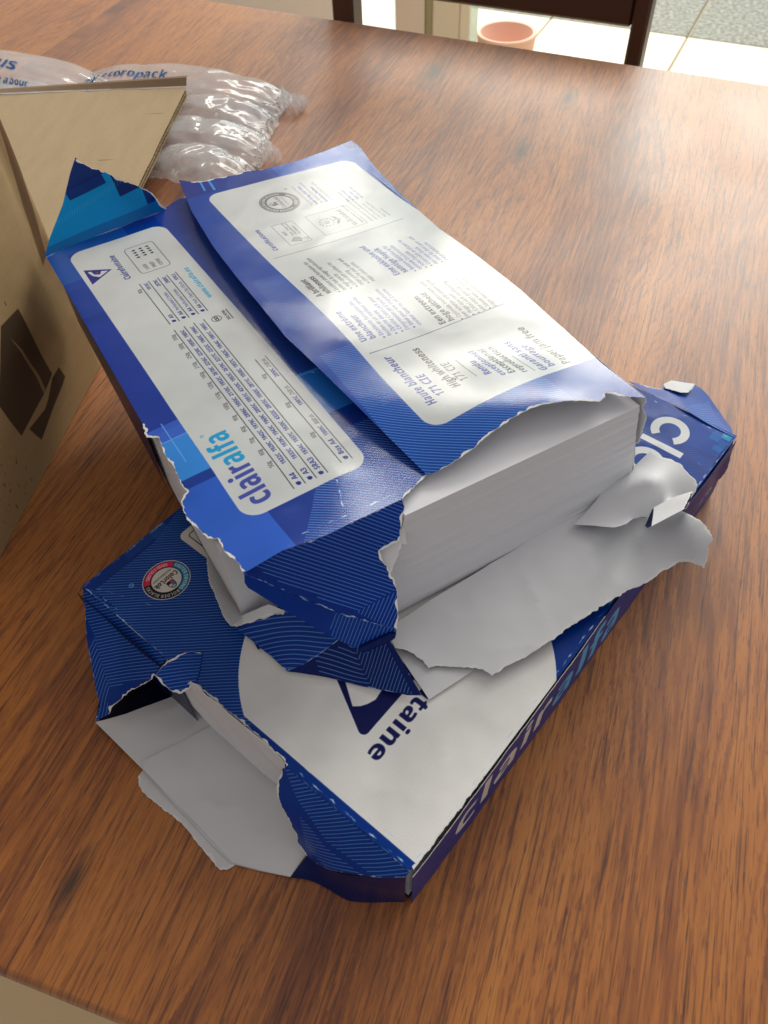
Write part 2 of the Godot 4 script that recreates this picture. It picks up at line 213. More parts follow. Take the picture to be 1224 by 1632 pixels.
class Tris:
	var v := PackedVector3Array()
	var n := PackedVector3Array()
	var u := PackedVector2Array()
	var u2_scale := Vector2.ZERO
	func tri(a: Vector3, b: Vector3, c: Vector3, na: Vector3, nb: Vector3, nc: Vector3, ua := Vector2.ZERO, ub := Vector2.ZERO, uc := Vector2.ZERO) -> void:
		# front faces run clockwise
		if (b - a).cross(c - a).dot(na + nb + nc) > 0.0:
			v.append_array([a, c, b]); n.append_array([na, nc, nb]); u.append_array([ua, uc, ub])
		else:
			v.append_array([a, b, c]); n.append_array([na, nb, nc]); u.append_array([ua, ub, uc])
	func flat(a: Vector3, b: Vector3, c: Vector3, out: Vector3) -> void:
		var k := (b - a).cross(c - a)
		if k.length_squared() < 1e-20:
			return
		k = k.normalized()
		if k.dot(out) < 0.0:
			k = -k
		tri(a, b, c, k, k, k)
	func quad(a: Vector3, b: Vector3, c: Vector3, d: Vector3, out: Vector3) -> void:
		flat(a, b, c, out)
		flat(a, c, d, out)
	func box(o: Vector3, x: Vector3, y: Vector3, z: Vector3) -> void:
		# o is a corner, x y z the edges
		quad(o, o + x, o + x + y, o + y, -z.normalized())
		quad(o + z, o + z + x, o + z + x + y, o + z + y, z.normalized())
		quad(o, o + y, o + y + z, o + z, -x.normalized())
		quad(o + x, o + x + y, o + x + y + z, o + x + z, x.normalized())
		quad(o, o + x, o + x + z, o + z, -y.normalized())
		quad(o + y, o + y + x, o + y + x + z, o + y + z, y.normalized())
	func rounded(o: Vector3, x: Vector3, y: Vector3, z: Vector3, ch: float) -> void:
		# a box with chamfered edges
		var h: Array[Vector3] = [x * 0.5, y * 0.5, z * 0.5]
		var c := o + h[0] + h[1] + h[2]
		var d: Array[Vector3] = [x.normalized() * ch, y.normalized() * ch, z.normalized() * ch]
		for k in 3:
			var i := (k + 1) % 3
			var j := (k + 2) % 3
			for s in [-1.0, 1.0]:
				var m: Vector3 = c + h[k] * s
				var a: Vector3 = h[i] - d[i]
				var b: Vector3 = h[j] - d[j]
				quad(m - a - b, m + a - b, m + a + b, m - a + b, h[k] * s)
			for s in [-1.0, 1.0]:
				for q in [-1.0, 1.0]:
					var a1: Vector3 = c + h[i] * s + (h[j] - d[j]) * q
					var a2: Vector3 = c + (h[i] - d[i]) * s + h[j] * q
					var l: Vector3 = h[k] - d[k]
					quad(a1 - l, a1 + l, a2 + l, a2 - l, h[i] * s + h[j] * q)
		for s in [-1.0, 1.0]:
			for q in [-1.0, 1.0]:
				for w in [-1.0, 1.0]:
					var e: Array[Vector3] = [h[0] * s, h[1] * q, h[2] * w]
					var g: Array[Vector3] = [d[0] * s, d[1] * q, d[2] * w]
					flat(c + e[0] + e[1] - g[1] + e[2] - g[2], c + e[0] - g[0] + e[1] + e[2] - g[2], c + e[0] - g[0] + e[1] - g[1] + e[2], e[0] + e[1] + e[2])
	func add_to(m: ArrayMesh, material: Material) -> void:
		if v.is_empty():
			return
		var arr := []
		arr.resize(Mesh.ARRAY_MAX)
		arr[Mesh.ARRAY_VERTEX] = v
		arr[Mesh.ARRAY_NORMAL] = n
		arr[Mesh.ARRAY_TEX_UV] = u
		if u2_scale != Vector2.ZERO:
			var u2 := PackedVector2Array()
			for q in u:
				u2.append(q * u2_scale)
			arr[Mesh.ARRAY_TEX_UV2] = u2
		m.add_surface_from_arrays(Mesh.PRIMITIVE_TRIANGLES, arr)
		m.surface_set_material(m.get_surface_count() - 1, material)
	func mesh(material: Material = null) -> ArrayMesh:
		var m := ArrayMesh.new()
		add_to(m, material)
		return m


# a lathe round the y axis: profile of (radius, height)
func lathe(profile: Array, at: Vector3, seg := 40) -> Tris:
	var t := Tris.new()
	for i in profile.size() - 1:
		var a: Vector2 = profile[i]
		var b: Vector2 = profile[i + 1]
		var nn := Vector2(b.y - a.y, a.x - b.x).normalized()
		for k in seg:
			var p := TAU * k / seg
			var q := TAU * (k + 1) / seg
			var cp := Vector3(cos(p), 0, sin(p))
			var cq := Vector3(cos(q), 0, sin(q))
			var np := cp * nn.x + Vector3.UP * nn.y
			var nq := cq * nn.x + Vector3.UP * nn.y
			var p1 := at + cp * a.x + Vector3.UP * a.y
			var p2 := at + cq * a.x + Vector3.UP * a.y
			var p3 := at + cq * b.x + Vector3.UP * b.y
			var p4 := at + cp * b.x + Vector3.UP * b.y
			t.tri(p1, p2, p3, np, nq, nq)
			t.tri(p1, p3, p4, np, nq, np)
	return t


# ------------------------------------------------------------------ a sheet with relief
class Lift:
	var c := PackedVector3Array()
	var w := PackedFloat64Array()
	var rough: FastNoiseLite
	var amp := 0.0
	var fold: FastNoiseLite
	var fold_amp := 0.0
	func solve(flat: Array) -> void:
		var n := flat.size() / 3
		for i in n:
			c.append(Vector3(flat[i * 3], flat[i * 3 + 1], flat[i * 3 + 2]))
		if n < 3:
			return
		var m := n + 3
		var a := []
		for i in m:
			var row := PackedFloat64Array()
			row.resize(m + 1)
			a.append(row)
		for i in n:
			for j in n:
				a[i][j] = kern(Vector2(c[i].x - c[j].x, c[i].y - c[j].y).length_squared() / 1e4)
			a[i][n] = 1.0; a[i][n + 1] = c[i].x / 100.0; a[i][n + 2] = c[i].y / 100.0
			a[n][i] = 1.0; a[n + 1][i] = c[i].x / 100.0; a[n + 2][i] = c[i].y / 100.0
			a[i][m] = c[i].z
		for i in m:
			var best := i
			for k in range(i + 1, m):
				if absf(a[k][i]) > absf(a[best][i]):
					best = k
			var tmp = a[i]; a[i] = a[best]; a[best] = tmp
			for k in range(i + 1, m):
				var f: float = a[k][i] / a[i][i]
				if f != 0.0:
					for j in range(i, m + 1):
						a[k][j] -= f * a[i][j]
		w.resize(m)
		for i in range(m - 1, -1, -1):
			var s: float = a[i][m]
			for j in range(i + 1, m):
				s -= a[i][j] * w[j]
			w[i] = s / a[i][i]
	func kern(r2: float) -> float:
		return 0.5 * r2 * log(r2) if r2 > 1e-9 else 0.0
	func at(x: float, y: float) -> float:
		var s := 0.0
		var n := c.size()
		if w.size() > 0:
			for i in n:
				var dx := x - c[i].x
				var dy := y - c[i].y
				var r2 := (dx * dx + dy * dy) * 1e-4
				if r2 > 1e-9:
					s += w[i] * 0.5 * r2 * log(r2)
			s += w[n] + w[n + 1] * x / 100.0 + w[n + 2] * y / 100.0
		if amp > 0.0:
			s += rough.get_noise_2d(x, y) * amp
		if fold_amp > 0.0:
			s += (0.3 - absf(fold.get_noise_2d(x, y))) * fold_amp
		return s


func torn_line(a: Vector2, b: Vector2, rng: RandomNumberGenerator, out: PackedVector2Array, flags: PackedByteArray, torn: bool) -> void:
	var d := b - a
	var l := d.length()
	var n := maxi(1, int(l / (0.7 if torn else 2.5)))
	var side := Vector2(-d.y, d.x).normalized()
	var wave := rng.randf_range(0.0, 100.0)
	var nz := FastNoiseLite.new()
	nz.seed = 3
	nz.frequency = 0.22
	for i in n:
		var p := a + d * (float(i) / n)
		if torn and i > 0:
			var f := sin(PI * float(i) / n)
			p += side * (nz.get_noise_1d(wave + i * 0.7) * 0.9 * f + rng.randf_range(-0.1, 0.1))
		out.append(p)
		flags.append(1 if torn else 0)


# builds one sheet: printed front, white back and torn rim, with a thickness
func sheet(key: String, called: String, parent: Node3D, front: Material, back: Material, canvas: Rect2, cell := 3.0, rough_amp := 0.25, crease := 0.0, thick := 0.22) -> MeshInstance3D:
	var d: Dictionary = sheets[key]
	var sg: float = d.sg
	var xa: Vector3 = d.x
	var ya: Vector3 = d.y
	var nn: Vector3 = xa.cross(ya) * sg
	var rng := RandomNumberGenerator.new()
	rng.seed = hash(key)
	var lift := Lift.new()
	lift.rough = noise(hash(key) % 1000, 0.035, 2)
	lift.amp = rough_amp
	lift.fold = noise(hash(key) % 777 + 5, 0.017, 2, FastNoiseLite.TYPE_SIMPLEX)
	lift.fold_amp = crease
	if d.has("lift"):
		lift.solve(d.lift)
	var rim := PackedVector2Array()
	var fl := PackedByteArray()
	var pts := []
	for run in d.rim:
		for i in range(1, run.size(), 2):
			pts.append([Vector2(run[i], run[i + 1]), run[0] == 1])
	for i in pts.size():
		var k := (i + 1) % pts.size()
		torn_line(pts[i][0], pts[k][0], rng, rim, fl, pts[i][1] and pts[k][1])
	# the printed layer ends a little before the white fibres of a torn edge
	var area := 0.0
	for i in rim.size():
		area += rim[i].cross(rim[(i + 1) % rim.size()])
	var inn := PackedVector2Array()
	var wob := noise(77 + hash(key) % 500, 0.12, 2)
	for i in rim.size():
		var tng := (rim[(i + 1) % rim.size()] - rim[(i + rim.size() - 1) % rim.size()]).normalized()
		var inward := Vector2(-tng.y, tng.x) * signf(area)
		var w := 0.02
		if fl[i] == 1:
			w = clampf(0.5 + wob.get_noise_2d(rim[i].x, rim[i].y) * 1.4, 0.14, 1.7)
		inn.append(rim[i] + inward * w)
	var tf := Tris.new()
	var tb := Tris.new()
	var tr := Tris.new()
	var h2 := thick * 0.5
	fill_sheet(inn, cell, lift, d.o, xa, ya, nn, h2, 1.0, canvas, tf)
	fill_sheet(rim, cell, lift, d.o, xa, ya, nn, -h2, -1.0, canvas, tb)
	for i in rim.size():
		var k := (i + 1) % rim.size()
		var hi := lift.at(inn[i].x, inn[i].y)
		var hk := lift.at(inn[k].x, inn[k].y)
		var gi := lift.at(rim[i].x, rim[i].y)
		var gk := lift.at(rim[k].x, rim[k].y)
		var a := to3(d.o, xa, ya, nn, inn[i], hi + h2)
		var b := to3(d.o, xa, ya, nn, inn[k], hk + h2)
		var c := to3(d.o, xa, ya, nn, rim[k], gk - h2 * 0.2)
		var e := to3(d.o, xa, ya, nn, rim[i], gi - h2 * 0.2)
		var c2 := to3(d.o, xa, ya, nn, rim[k], gk - h2)
		var e2 := to3(d.o, xa, ya, nn, rim[i], gi - h2)
		if fl[i] == 1:
			tr.quad(a, b, c, e, nn)
			tr.quad(e, c, c2, e2, (a + b) * -0.5 + (c + e) * 0.5)
		else:
			var ua := (inn[i] - canvas.position) / canvas.size
			var ub := (inn[k] - canvas.position) / canvas.size
			var no := ((c + e) * 0.5 - (a + b) * 0.5 + nn * 0.00005).normalized()
			tf.tri(a, b, c, nn, nn, no, ua, ub, ub)
			tf.tri(a, c, e, nn, no, no, ua, ub, ua)
			tf.tri(e, c, c2, no, no, no, ua, ub, ub)
			tf.tri(e, c2, e2, no, no, no, ua, ub, ua)
	var m := ArrayMesh.new()
	tf.add_to(m, front)
	tb.add_to(m, back)
	tr.add_to(m, mats.fibre)
	return put(called, m, null, parent)


func to3(o: Vector3, x: Vector3, y: Vector3, n: Vector3, p: Vector2, h: float) -> Vector3:
	return o + (x * p.x + y * p.y + n * h) * 0.001


func fill_sheet(poly: PackedVector2Array, cell: float, lift: Lift, o: Vector3, xa: Vector3, ya: Vector3, nn: Vector3, off: float, side: float, canvas: Rect2, t: Tris) -> void:
	var lo := poly[0]
	var hi := poly[0]
	for q in poly:
		lo = lo.min(q)
		hi = hi.max(q)
	var nx := int(ceil((hi.x - lo.x) / cell)) + 1
	var ny := int(ceil((hi.y - lo.y) / cell)) + 1
	lo -= Vector2(0.013, 0.017)
	var cut := PackedByteArray()
	cut.resize(nx * ny)
	for i in poly.size():
		var a := poly[i]
		var b := poly[(i + 1) % poly.size()]
		var n := int((b - a).length() / (cell * 0.12)) + 1
		for k in n + 1:
			var q := (a.lerp(b, float(k) / n) - lo) / cell
			cut[clampi(int(q.y), 0, ny - 1) * nx + clampi(int(q.x), 0, nx - 1)] = 1
	var seen := {}
	var give := func(q: Vector2) -> Array:
		var key := Vector2i(roundi(q.x * 200.0), roundi(q.y * 200.0))
		if seen.has(key):
			return seen[key]
		var e := 0.4
		var h := lift.at(q.x, q.y)
		var dx := (lift.at(q.x + e, q.y) - h) / e
		var dy := (lift.at(q.x, q.y + e) - h) / e
		var r := [to3(o, xa, ya, nn, q, h + off), (nn - xa * dx - ya * dy).normalized() * side, (q - canvas.position) / canvas.size]
		seen[key] = r
		return r
	for j in ny:
		for i in nx:
			var c0 := lo + Vector2(i, j) * cell
			var sq := PackedVector2Array([c0, c0 + Vector2(cell, 0), c0 + Vector2(cell, cell), c0 + Vector2(0, cell)])
			if cut[j * nx + i] == 0:
				var votes := 0
				for q in [Vector2(0.5, 0.5), Vector2(0.413, 0.377), Vector2(0.571, 0.629)]:
					votes += 1 if Geometry2D.is_point_in_polygon(c0 + q * cell, poly) else 0
				if votes >= 2:
					var A: Array = give.call(sq[0])
					var B: Array = give.call(sq[1])
					var C: Array = give.call(sq[2])
					var D: Array = give.call(sq[3])
					t.tri(A[0], B[0], C[0], A[1], B[1], C[1], A[2], B[2], C[2])
					t.tri(A[0], C[0], D[0], A[1], C[1], D[1], A[2], C[2], D[2])
			else:
				for piece in Geometry2D.intersect_polygons(poly, sq):
					var ix := Geometry2D.triangulate_polygon(piece)
					if ix.is_empty():
						for k in range(1, piece.size() - 1):
							ix.append_array([0, k, k + 1])
					for k in range(0, ix.size(), 3):
						var A: Array = give.call(piece[ix[k]])
						var B: Array = give.call(piece[ix[k + 1]])
						var C: Array = give.call(piece[ix[k + 2]])
						t.tri(A[0], B[0], C[0], A[1], B[1], C[1], A[2], B[2], C[2])


func bounds(key: String, pad := 2.0) -> Rect2:
	var lo := Vector2(1e9, 1e9)
	var hi := -lo
	for run in sheets[key].rim:
		for i in range(1, run.size(), 2):
			lo = lo.min(Vector2(run[i], run[i + 1]))
			hi = hi.max(Vector2(run[i], run[i + 1]))
	return Rect2(lo - Vector2(pad, pad), hi - lo + Vector2(pad, pad) * 2.0)


# ------------------------------------------------------------------ printing: a canvas in millimetres
class Canvas:
	var w: int
	var h: int
	var s: float
	var area: Rect2
	var b := PackedFloat32Array()
	var xf := Transform2D.IDENTITY
	var fonts := {}
	func _init(r: Rect2, per_mm: float, c: Color) -> void:
		area = r
		s = per_mm
		w = int(r.size.x * s)
		h = int(r.size.y * s)
		var im := Image.create_empty(w, h, false, Image.FORMAT_RGBF)
		im.fill(c)
		b = im.get_data().to_float32_array()
	func px(q: Vector2) -> Vector2:
		return (xf * q - area.position) * s
	func dot(i: int, c: Color, a: float) -> void:
		b[i] += (c.r - b[i]) * a
		b[i + 1] += (c.g - b[i + 1]) * a
		b[i + 2] += (c.b - b[i + 2]) * a
	func poly(pts: PackedVector2Array, c: Color, alpha := 1.0) -> void:
		var q := PackedVector2Array()
		var lo := Vector2(1e9, 1e9)
		var hi := -lo
		for p in pts:
			var v := px(p)
			q.append(v)
			lo = lo.min(v)
			hi = hi.max(v)
		var y0 := maxi(0, int(floor(lo.y)))
		var y1 := mini(h - 1, int(ceil(hi.y)))
		var x0 := maxi(0, int(floor(lo.x)))
		var x1 := mini(w - 1, int(ceil(hi.x)))
		if x1 < x0:
			return
		var n := q.size()
		var cov := PackedFloat32Array()
		cov.resize(x1 - x0 + 2)
		for y in range(y0, y1 + 1):
			cov.fill(0.0)
			var any := false
			for sub in 4:
				var yy := y + 0.125 + sub * 0.25
				var xs := PackedFloat32Array()
				for i in n:
					var a := q[i]
					var e := q[(i + 1) % n]
					if (a.y <= yy) != (e.y <= yy):
						xs.append(a.x + (yy - a.y) / (e.y - a.y) * (e.x - a.x))
				xs.sort()
				for k in range(0, xs.size() - 1, 2):
					var l := clampf(xs[k], x0, x1 + 1)
					var r := clampf(xs[k + 1], x0, x1 + 1)
					if r <= l:
						continue
					any = true
					var il := int(l)
					var ir := int(r)
					if il == ir:
						cov[il - x0] += (r - l) * 0.25
					else:
						cov[il - x0] += (il + 1 - l) * 0.25
						for x in range(il + 1, ir):
							cov[x - x0] += 0.25
						cov[ir - x0] += (r - ir) * 0.25
			if any:
				for x in range(x0, x1 + 1):
					var k := cov[x - x0]
					if k > 0.003:
						dot((y * w + x) * 3, c, minf(k, 1.0) * alpha)
	func rect(x: float, y: float, ww: float, hh: float, c: Color, alpha := 1.0) -> void:
		poly(PackedVector2Array([Vector2(x, y), Vector2(x + ww, y), Vector2(x + ww, y + hh), Vector2(x, y + hh)]), c, alpha)
	func rr_points(x: float, y: float, ww: float, hh: float, r: float) -> PackedVector2Array:
		var o := PackedVector2Array()
		for k in 4:
			var cx := x + r if k == 2 or k == 1 else x + ww - r
			var cy := y + r if k == 2 or k == 3 else y + hh - r
			for i in 9:
				var an := PI * 0.5 * (k + i / 8.0)
				o.append(Vector2(cx, cy) + Vector2(cos(an), sin(an)) * r)
		return o
	func rrect(x: float, y: float, ww: float, hh: float, r: float, c: Color) -> void:
		poly(rr_points(x, y, ww, hh, r), c)
	func loop(p: PackedVector2Array, width: float, c: Color, closed := true) -> void:
		for i in p.size() - (0 if closed else 1):
			line(p[i], p[(i + 1) % p.size()], width, c)
	func line(a: Vector2, e: Vector2, width: float, c: Color, alpha := 1.0) -> void:
		var d := (e - a).normalized()
		var k := Vector2(-d.y, d.x) * width * 0.5
		poly(PackedVector2Array([a - k, e - k, e + k, a + k]), c, alpha)
	func disc(c0: Vector2, r: float, c: Color, alpha := 1.0) -> void:
		arc(c0, 0.0, r, 0.0, TAU, c, alpha)
	func arc(c0: Vector2, r0: float, r1: float, a0: float, a1: float, c: Color, alpha := 1.0) -> void:
		var o := PackedVector2Array()
		var n := 40
		for i in n + 1:
			var an := lerpf(a0, a1, float(i) / n)
			o.append(c0 + Vector2(cos(an), sin(an)) * r1)
		if r0 > 0.0:
			for i in n + 1:
				var an := lerpf(a1, a0, float(i) / n)
				o.append(c0 + Vector2(cos(an), sin(an)) * r0)
		poly(o, c, alpha)
	# pinstripes inside a region
	func stripes(region: PackedVector2Array, at: Vector2, angle: float, pitch: float, width: float, c: Color, alpha: float) -> void:
		var d := Vector2(cos(angle), sin(angle))
		var k := Vector2(-d.y, d.x)
		var lo := 1e9
		var hi := -1e9
		for q in region:
			lo = minf(lo, (q - at).dot(k))
			hi = maxf(hi, (q - at).dot(k))
		for i in range(int(ceil(lo / pitch)), int(floor(hi / pitch)) + 1):
			var m := at + k * (i * pitch)
			for piece in Geometry2D.intersect_polyline_with_polygon(PackedVector2Array([m - d * 600.0, m + d * 600.0]), region):
				line(piece[0], piece[piece.size() - 1], width, c, alpha)
	func font(bold: bool) -> Array:
		if not fonts.has(bold):
			var f := SystemFont.new()
			f.font_names = PackedStringArray(["Droid Sans"])
			f.font_weight = 700 if bold else 400
			fonts[bold] = [f, f.get_rids()[0], {}]
		return fonts[bold]
	func glyph_image(f: Array, size: int, gi: int) -> Image:
		var ts := TextServerManager.get_primary_interface()
		var key := Vector2i(size, gi)
		if not f[2].has(key):
			ts.font_render_glyph(f[1], Vector2i(size, 0), gi)
			var r := ts.font_get_glyph_uv_rect(f[1], Vector2i(size, 0), gi)
			var im: Image = null
			if r.size.x > 0.0:
				im = ts.font_get_texture_image(f[1], Vector2i(size, 0), ts.font_get_glyph_texture_idx(f[1], Vector2i(size, 0), gi)).get_region(Rect2i(r))
			f[2][key] = im
		return f[2][key]
	# text on a baseline; em in millimetres; across stretches its width; returns the width
	func text(str_: String, at: Vector2, em: float, c: Color, bold := true, across := 1.0, angle := 0.0, alpha := 1.0, slant := 0.0, fit := 0.0) -> float:
		var f := font(bold)
		var ts := TextServerManager.get_primary_interface()
		var size := clampi(int(ceil(em * s)), 8, 220)
		var mm := em / size
		if fit > 0.0:
			var total := 0.0
			for ch in str_:
				total += ts.font_get_glyph_advance(f[1], size, ts.font_get_glyph_index(f[1], size, ch.unicode_at(0), 0)).x * mm
			across = fit / total
		var pen := 0.0
		for ch in str_:
			var gi := ts.font_get_glyph_index(f[1], size, ch.unicode_at(0), 0)
			var im := glyph_image(f, size, gi)
			if im != null:
				var off := ts.font_get_glyph_offset(f[1], Vector2i(size, 0), gi)
				var m := xf * Transform2D(angle, at) * Transform2D(Vector2(across, 0), Vector2(-slant, 1), Vector2(pen, 0)) * Transform2D(0.0, Vector2(mm, mm), 0.0, off * mm)
				stamp(im, m, c, alpha)
			pen += ts.font_get_glyph_advance(f[1], size, gi).x * mm * across
		return pen
	func stamp(im: Image, m: Transform2D, c: Color, alpha: float) -> void:
		var m2 := Transform2D(0.0, Vector2(s, s), 0.0, -area.position * s) * m
		var inv := m2.affine_inverse()
		var sx := im.get_width()
		var sy := im.get_height()
		var lo := Vector2(1e9, 1e9)
		var hi := -lo
		for q in [Vector2(0, 0), Vector2(sx, 0), Vector2(0, sy), Vector2(sx, sy)]:
			lo = lo.min(m2 * q)
			hi = hi.max(m2 * q)
		var data := im.get_data()
		var bpp := data.size() / (sx * sy)
		for y in range(maxi(0, int(lo.y)), mini(h - 1, int(hi.y) + 1) + 1):
			for x in range(maxi(0, int(lo.x)), mini(w - 1, int(hi.x) + 1) + 1):
				var q := inv * Vector2(x + 0.5, y + 0.5) - Vector2(0.5, 0.5)
				var ix := int(floor(q.x))
				var iy := int(floor(q.y))
				var fx := q.x - ix
				var fy := q.y - iy
				var k := 0.0
				for j in 2:
					for i in 2:
						var gx := ix + i
						var gy := iy + j
						if gx >= 0 and gy >= 0 and gx < sx and gy < sy:
							k += data[(gy * sx + gx) * bpp + bpp - 1] * (fx if i else 1.0 - fx) * (fy if j else 1.0 - fy)
				if k > 2.0:
					dot((y * w + x) * 3, c, k / 255.0 * alpha)
	func ring_text(str_: String, c0: Vector2, r: float, mid: float, em: float, c: Color, inside := false, spread := 1.0) -> void:
		var f := font(true)
		var ts := TextServerManager.get_primary_interface()
		var size := 32
		var total := 0.0
		for ch in str_:
			total += ts.font_get_glyph_advance(f[1], size, ts.font_get_glyph_index(f[1], size, ch.unicode_at(0), 0)).x * em / size * spread
		var run := -total * 0.5
		for ch in str_:
			var adv := ts.font_get_glyph_advance(f[1], size, ts.font_get_glyph_index(f[1], size, ch.unicode_at(0), 0)).x * em / size * spread
			var an := mid + (run + adv * 0.5) / r * (-1.0 if inside else 1.0)
			var tn := an + PI * 0.5 * (-1.0 if inside else 1.0)
			var q := c0 + Vector2(cos(an), sin(an)) * r - Vector2(cos(tn), sin(tn)) * adv * 0.5 / spread
			text(ch, q, em, c, true, 1.0, tn)
			run += adv
	func texture() -> ImageTexture:
		var im := Image.create_from_data(w, h, false, Image.FORMAT_RGBF, b.to_byte_array())
		im.convert(Image.FORMAT_RGB8)
		return ImageTexture.create_from_image(im)


func print_material(tex: Texture2D, rough := 0.3, spec := 0.28) -> StandardMaterial3D:
	var m := StandardMaterial3D.new()
	m.albedo_texture = tex
	m.roughness = rough
	m.metallic_specular = spec
	m.texture_repeat = false
	if mats.has("pulp"):
		m.normal_enabled = true
		m.normal_texture = mats.pulp
		m.normal_scale = 0.1
	return m


const NAVY := Color(0.0, 0.2, 0.55)
const ROYAL := Color(0.0, 0.2, 0.57)
const PALE_LINE := Color(0.5, 0.7, 0.95)
const INK := Color(0.13, 0.13, 0.15)
const TEXT_BLUE := Color(0.13, 0.16, 0.5)
const CYAN := Color(0.1, 0.6, 0.82)
const PANEL := Color(0.785, 0.8, 0.81)


# blue print with pinstripes for one folded piece of wrapper
func stripe_material(key: String, base := NAVY, pitch := 1.6, worn := []) -> StandardMaterial3D:
	var r := bounds(key)
	var cv := Canvas.new(r, 6.0, base)
	var whole := PackedVector2Array([r.position, r.position + Vector2(r.size.x, 0), r.end, r.position + Vector2(0, r.size.y)])
	if sheets[key].has("lines"):
		for z in sheets[key].lines:
			var region := PackedVector2Array()
			for i in range(3, z.size(), 2):
				region.append(Vector2(z[i], z[i + 1]))
			cv.stripes(whole if region.is_empty() else region, Vector2(z[0], z[1]), z[2], pitch, 0.27, PALE_LINE, 0.75)
	for w in worn:
		scuff(cv, run_points(key, w), 60 + w, 0.7, 0.7)
	return print_material(cv.texture())


# worn pale marks along a fold
func scuff(cv: Canvas, pts: PackedVector2Array, seed_: int, wide := 0.5, much := 0.55) -> void:
	var n := noise(seed_, 0.16, 3)
	for i in pts.size() - 1:
		var d := pts[i + 1] - pts[i]
		var k := Vector2(-d.y, d.x).normalized()
		var steps := int(d.length() / 0.5) + 1
		for j in steps:
			var q := pts[i] + d * (float(j) / steps)
			var v := n.get_noise_2d(q.x, q.y)
			if v > 0.2 - much * 0.5:
				var e := q + d.normalized() * 0.62
				var o := k * n.get_noise_2d(q.y * 2.0, q.x) * 0.5
				cv.line(q + o, e + o, wide * clampf(0.4 + v, 0.25, 1.0), Color(0.8, 0.86, 0.95), clampf(0.25 + v * 1.3, 0.1, 0.9))


func run_points(key: String, i: int) -> PackedVector2Array:
	var out := PackedVector2Array()
	var run: Array = sheets[key].rim[i]
	for j in range(1, run.size(), 2):
		out.append(Vector2(run[j], run[j + 1]))
	return out


func blue_piece(key: String, called: String, parent: Node3D, base := NAVY, cell := 2.5, amp := 0.2, worn := []) -> MeshInstance3D:
	return sheet(key, called, parent, stripe_material(key, base, 1.6, worn), mats.inside, bounds(key), cell, amp, 0.5)


func white_piece(key: String, called: String, parent: Node3D, cell := 2.5, amp := 0.2, back: Material = null) -> MeshInstance3D:
	return sheet(key, called, parent, mats.inside, back if back else mats.inside, bounds(key), cell, amp, 0.9)


func make_materials() -> void:
	var pulp := NoiseTexture2D.new()
	pulp.width = 1024
	pulp.height = 1024
	pulp.noise = noise(70, 0.3, 3)
	pulp.as_normal_map = true
	pulp.bump_strength = 2.0
	mats.pulp = pulp
	mats.inside = mat(lin(0.69, 0.695, 0.725), 0.6, 0.4)
	mats.fibre = mat(lin(0.78, 0.78, 0.77), 0.9, 0.2)
	mats.paper = mat(lin(0.76, 0.765, 0.81), 0.75, 0.3)
	mats.navy = mat(Color(0.0, 0.1, 0.36), 0.32, 0.28)
	mats.chair = mat(lin(0.055, 0.02, 0.012), 0.4)
	mats.terracotta = mat(lin(0.78, 0.52, 0.42), 0.85, 0.3)


# ------------------------------------------------------------------ the setting
const E := Vector3(0.885, 0, 0.4656)        # along the far edge of the table
const M := Vector3(0.4656, 0, -0.885)       # away from it
const FLOOR_Y := -0.75

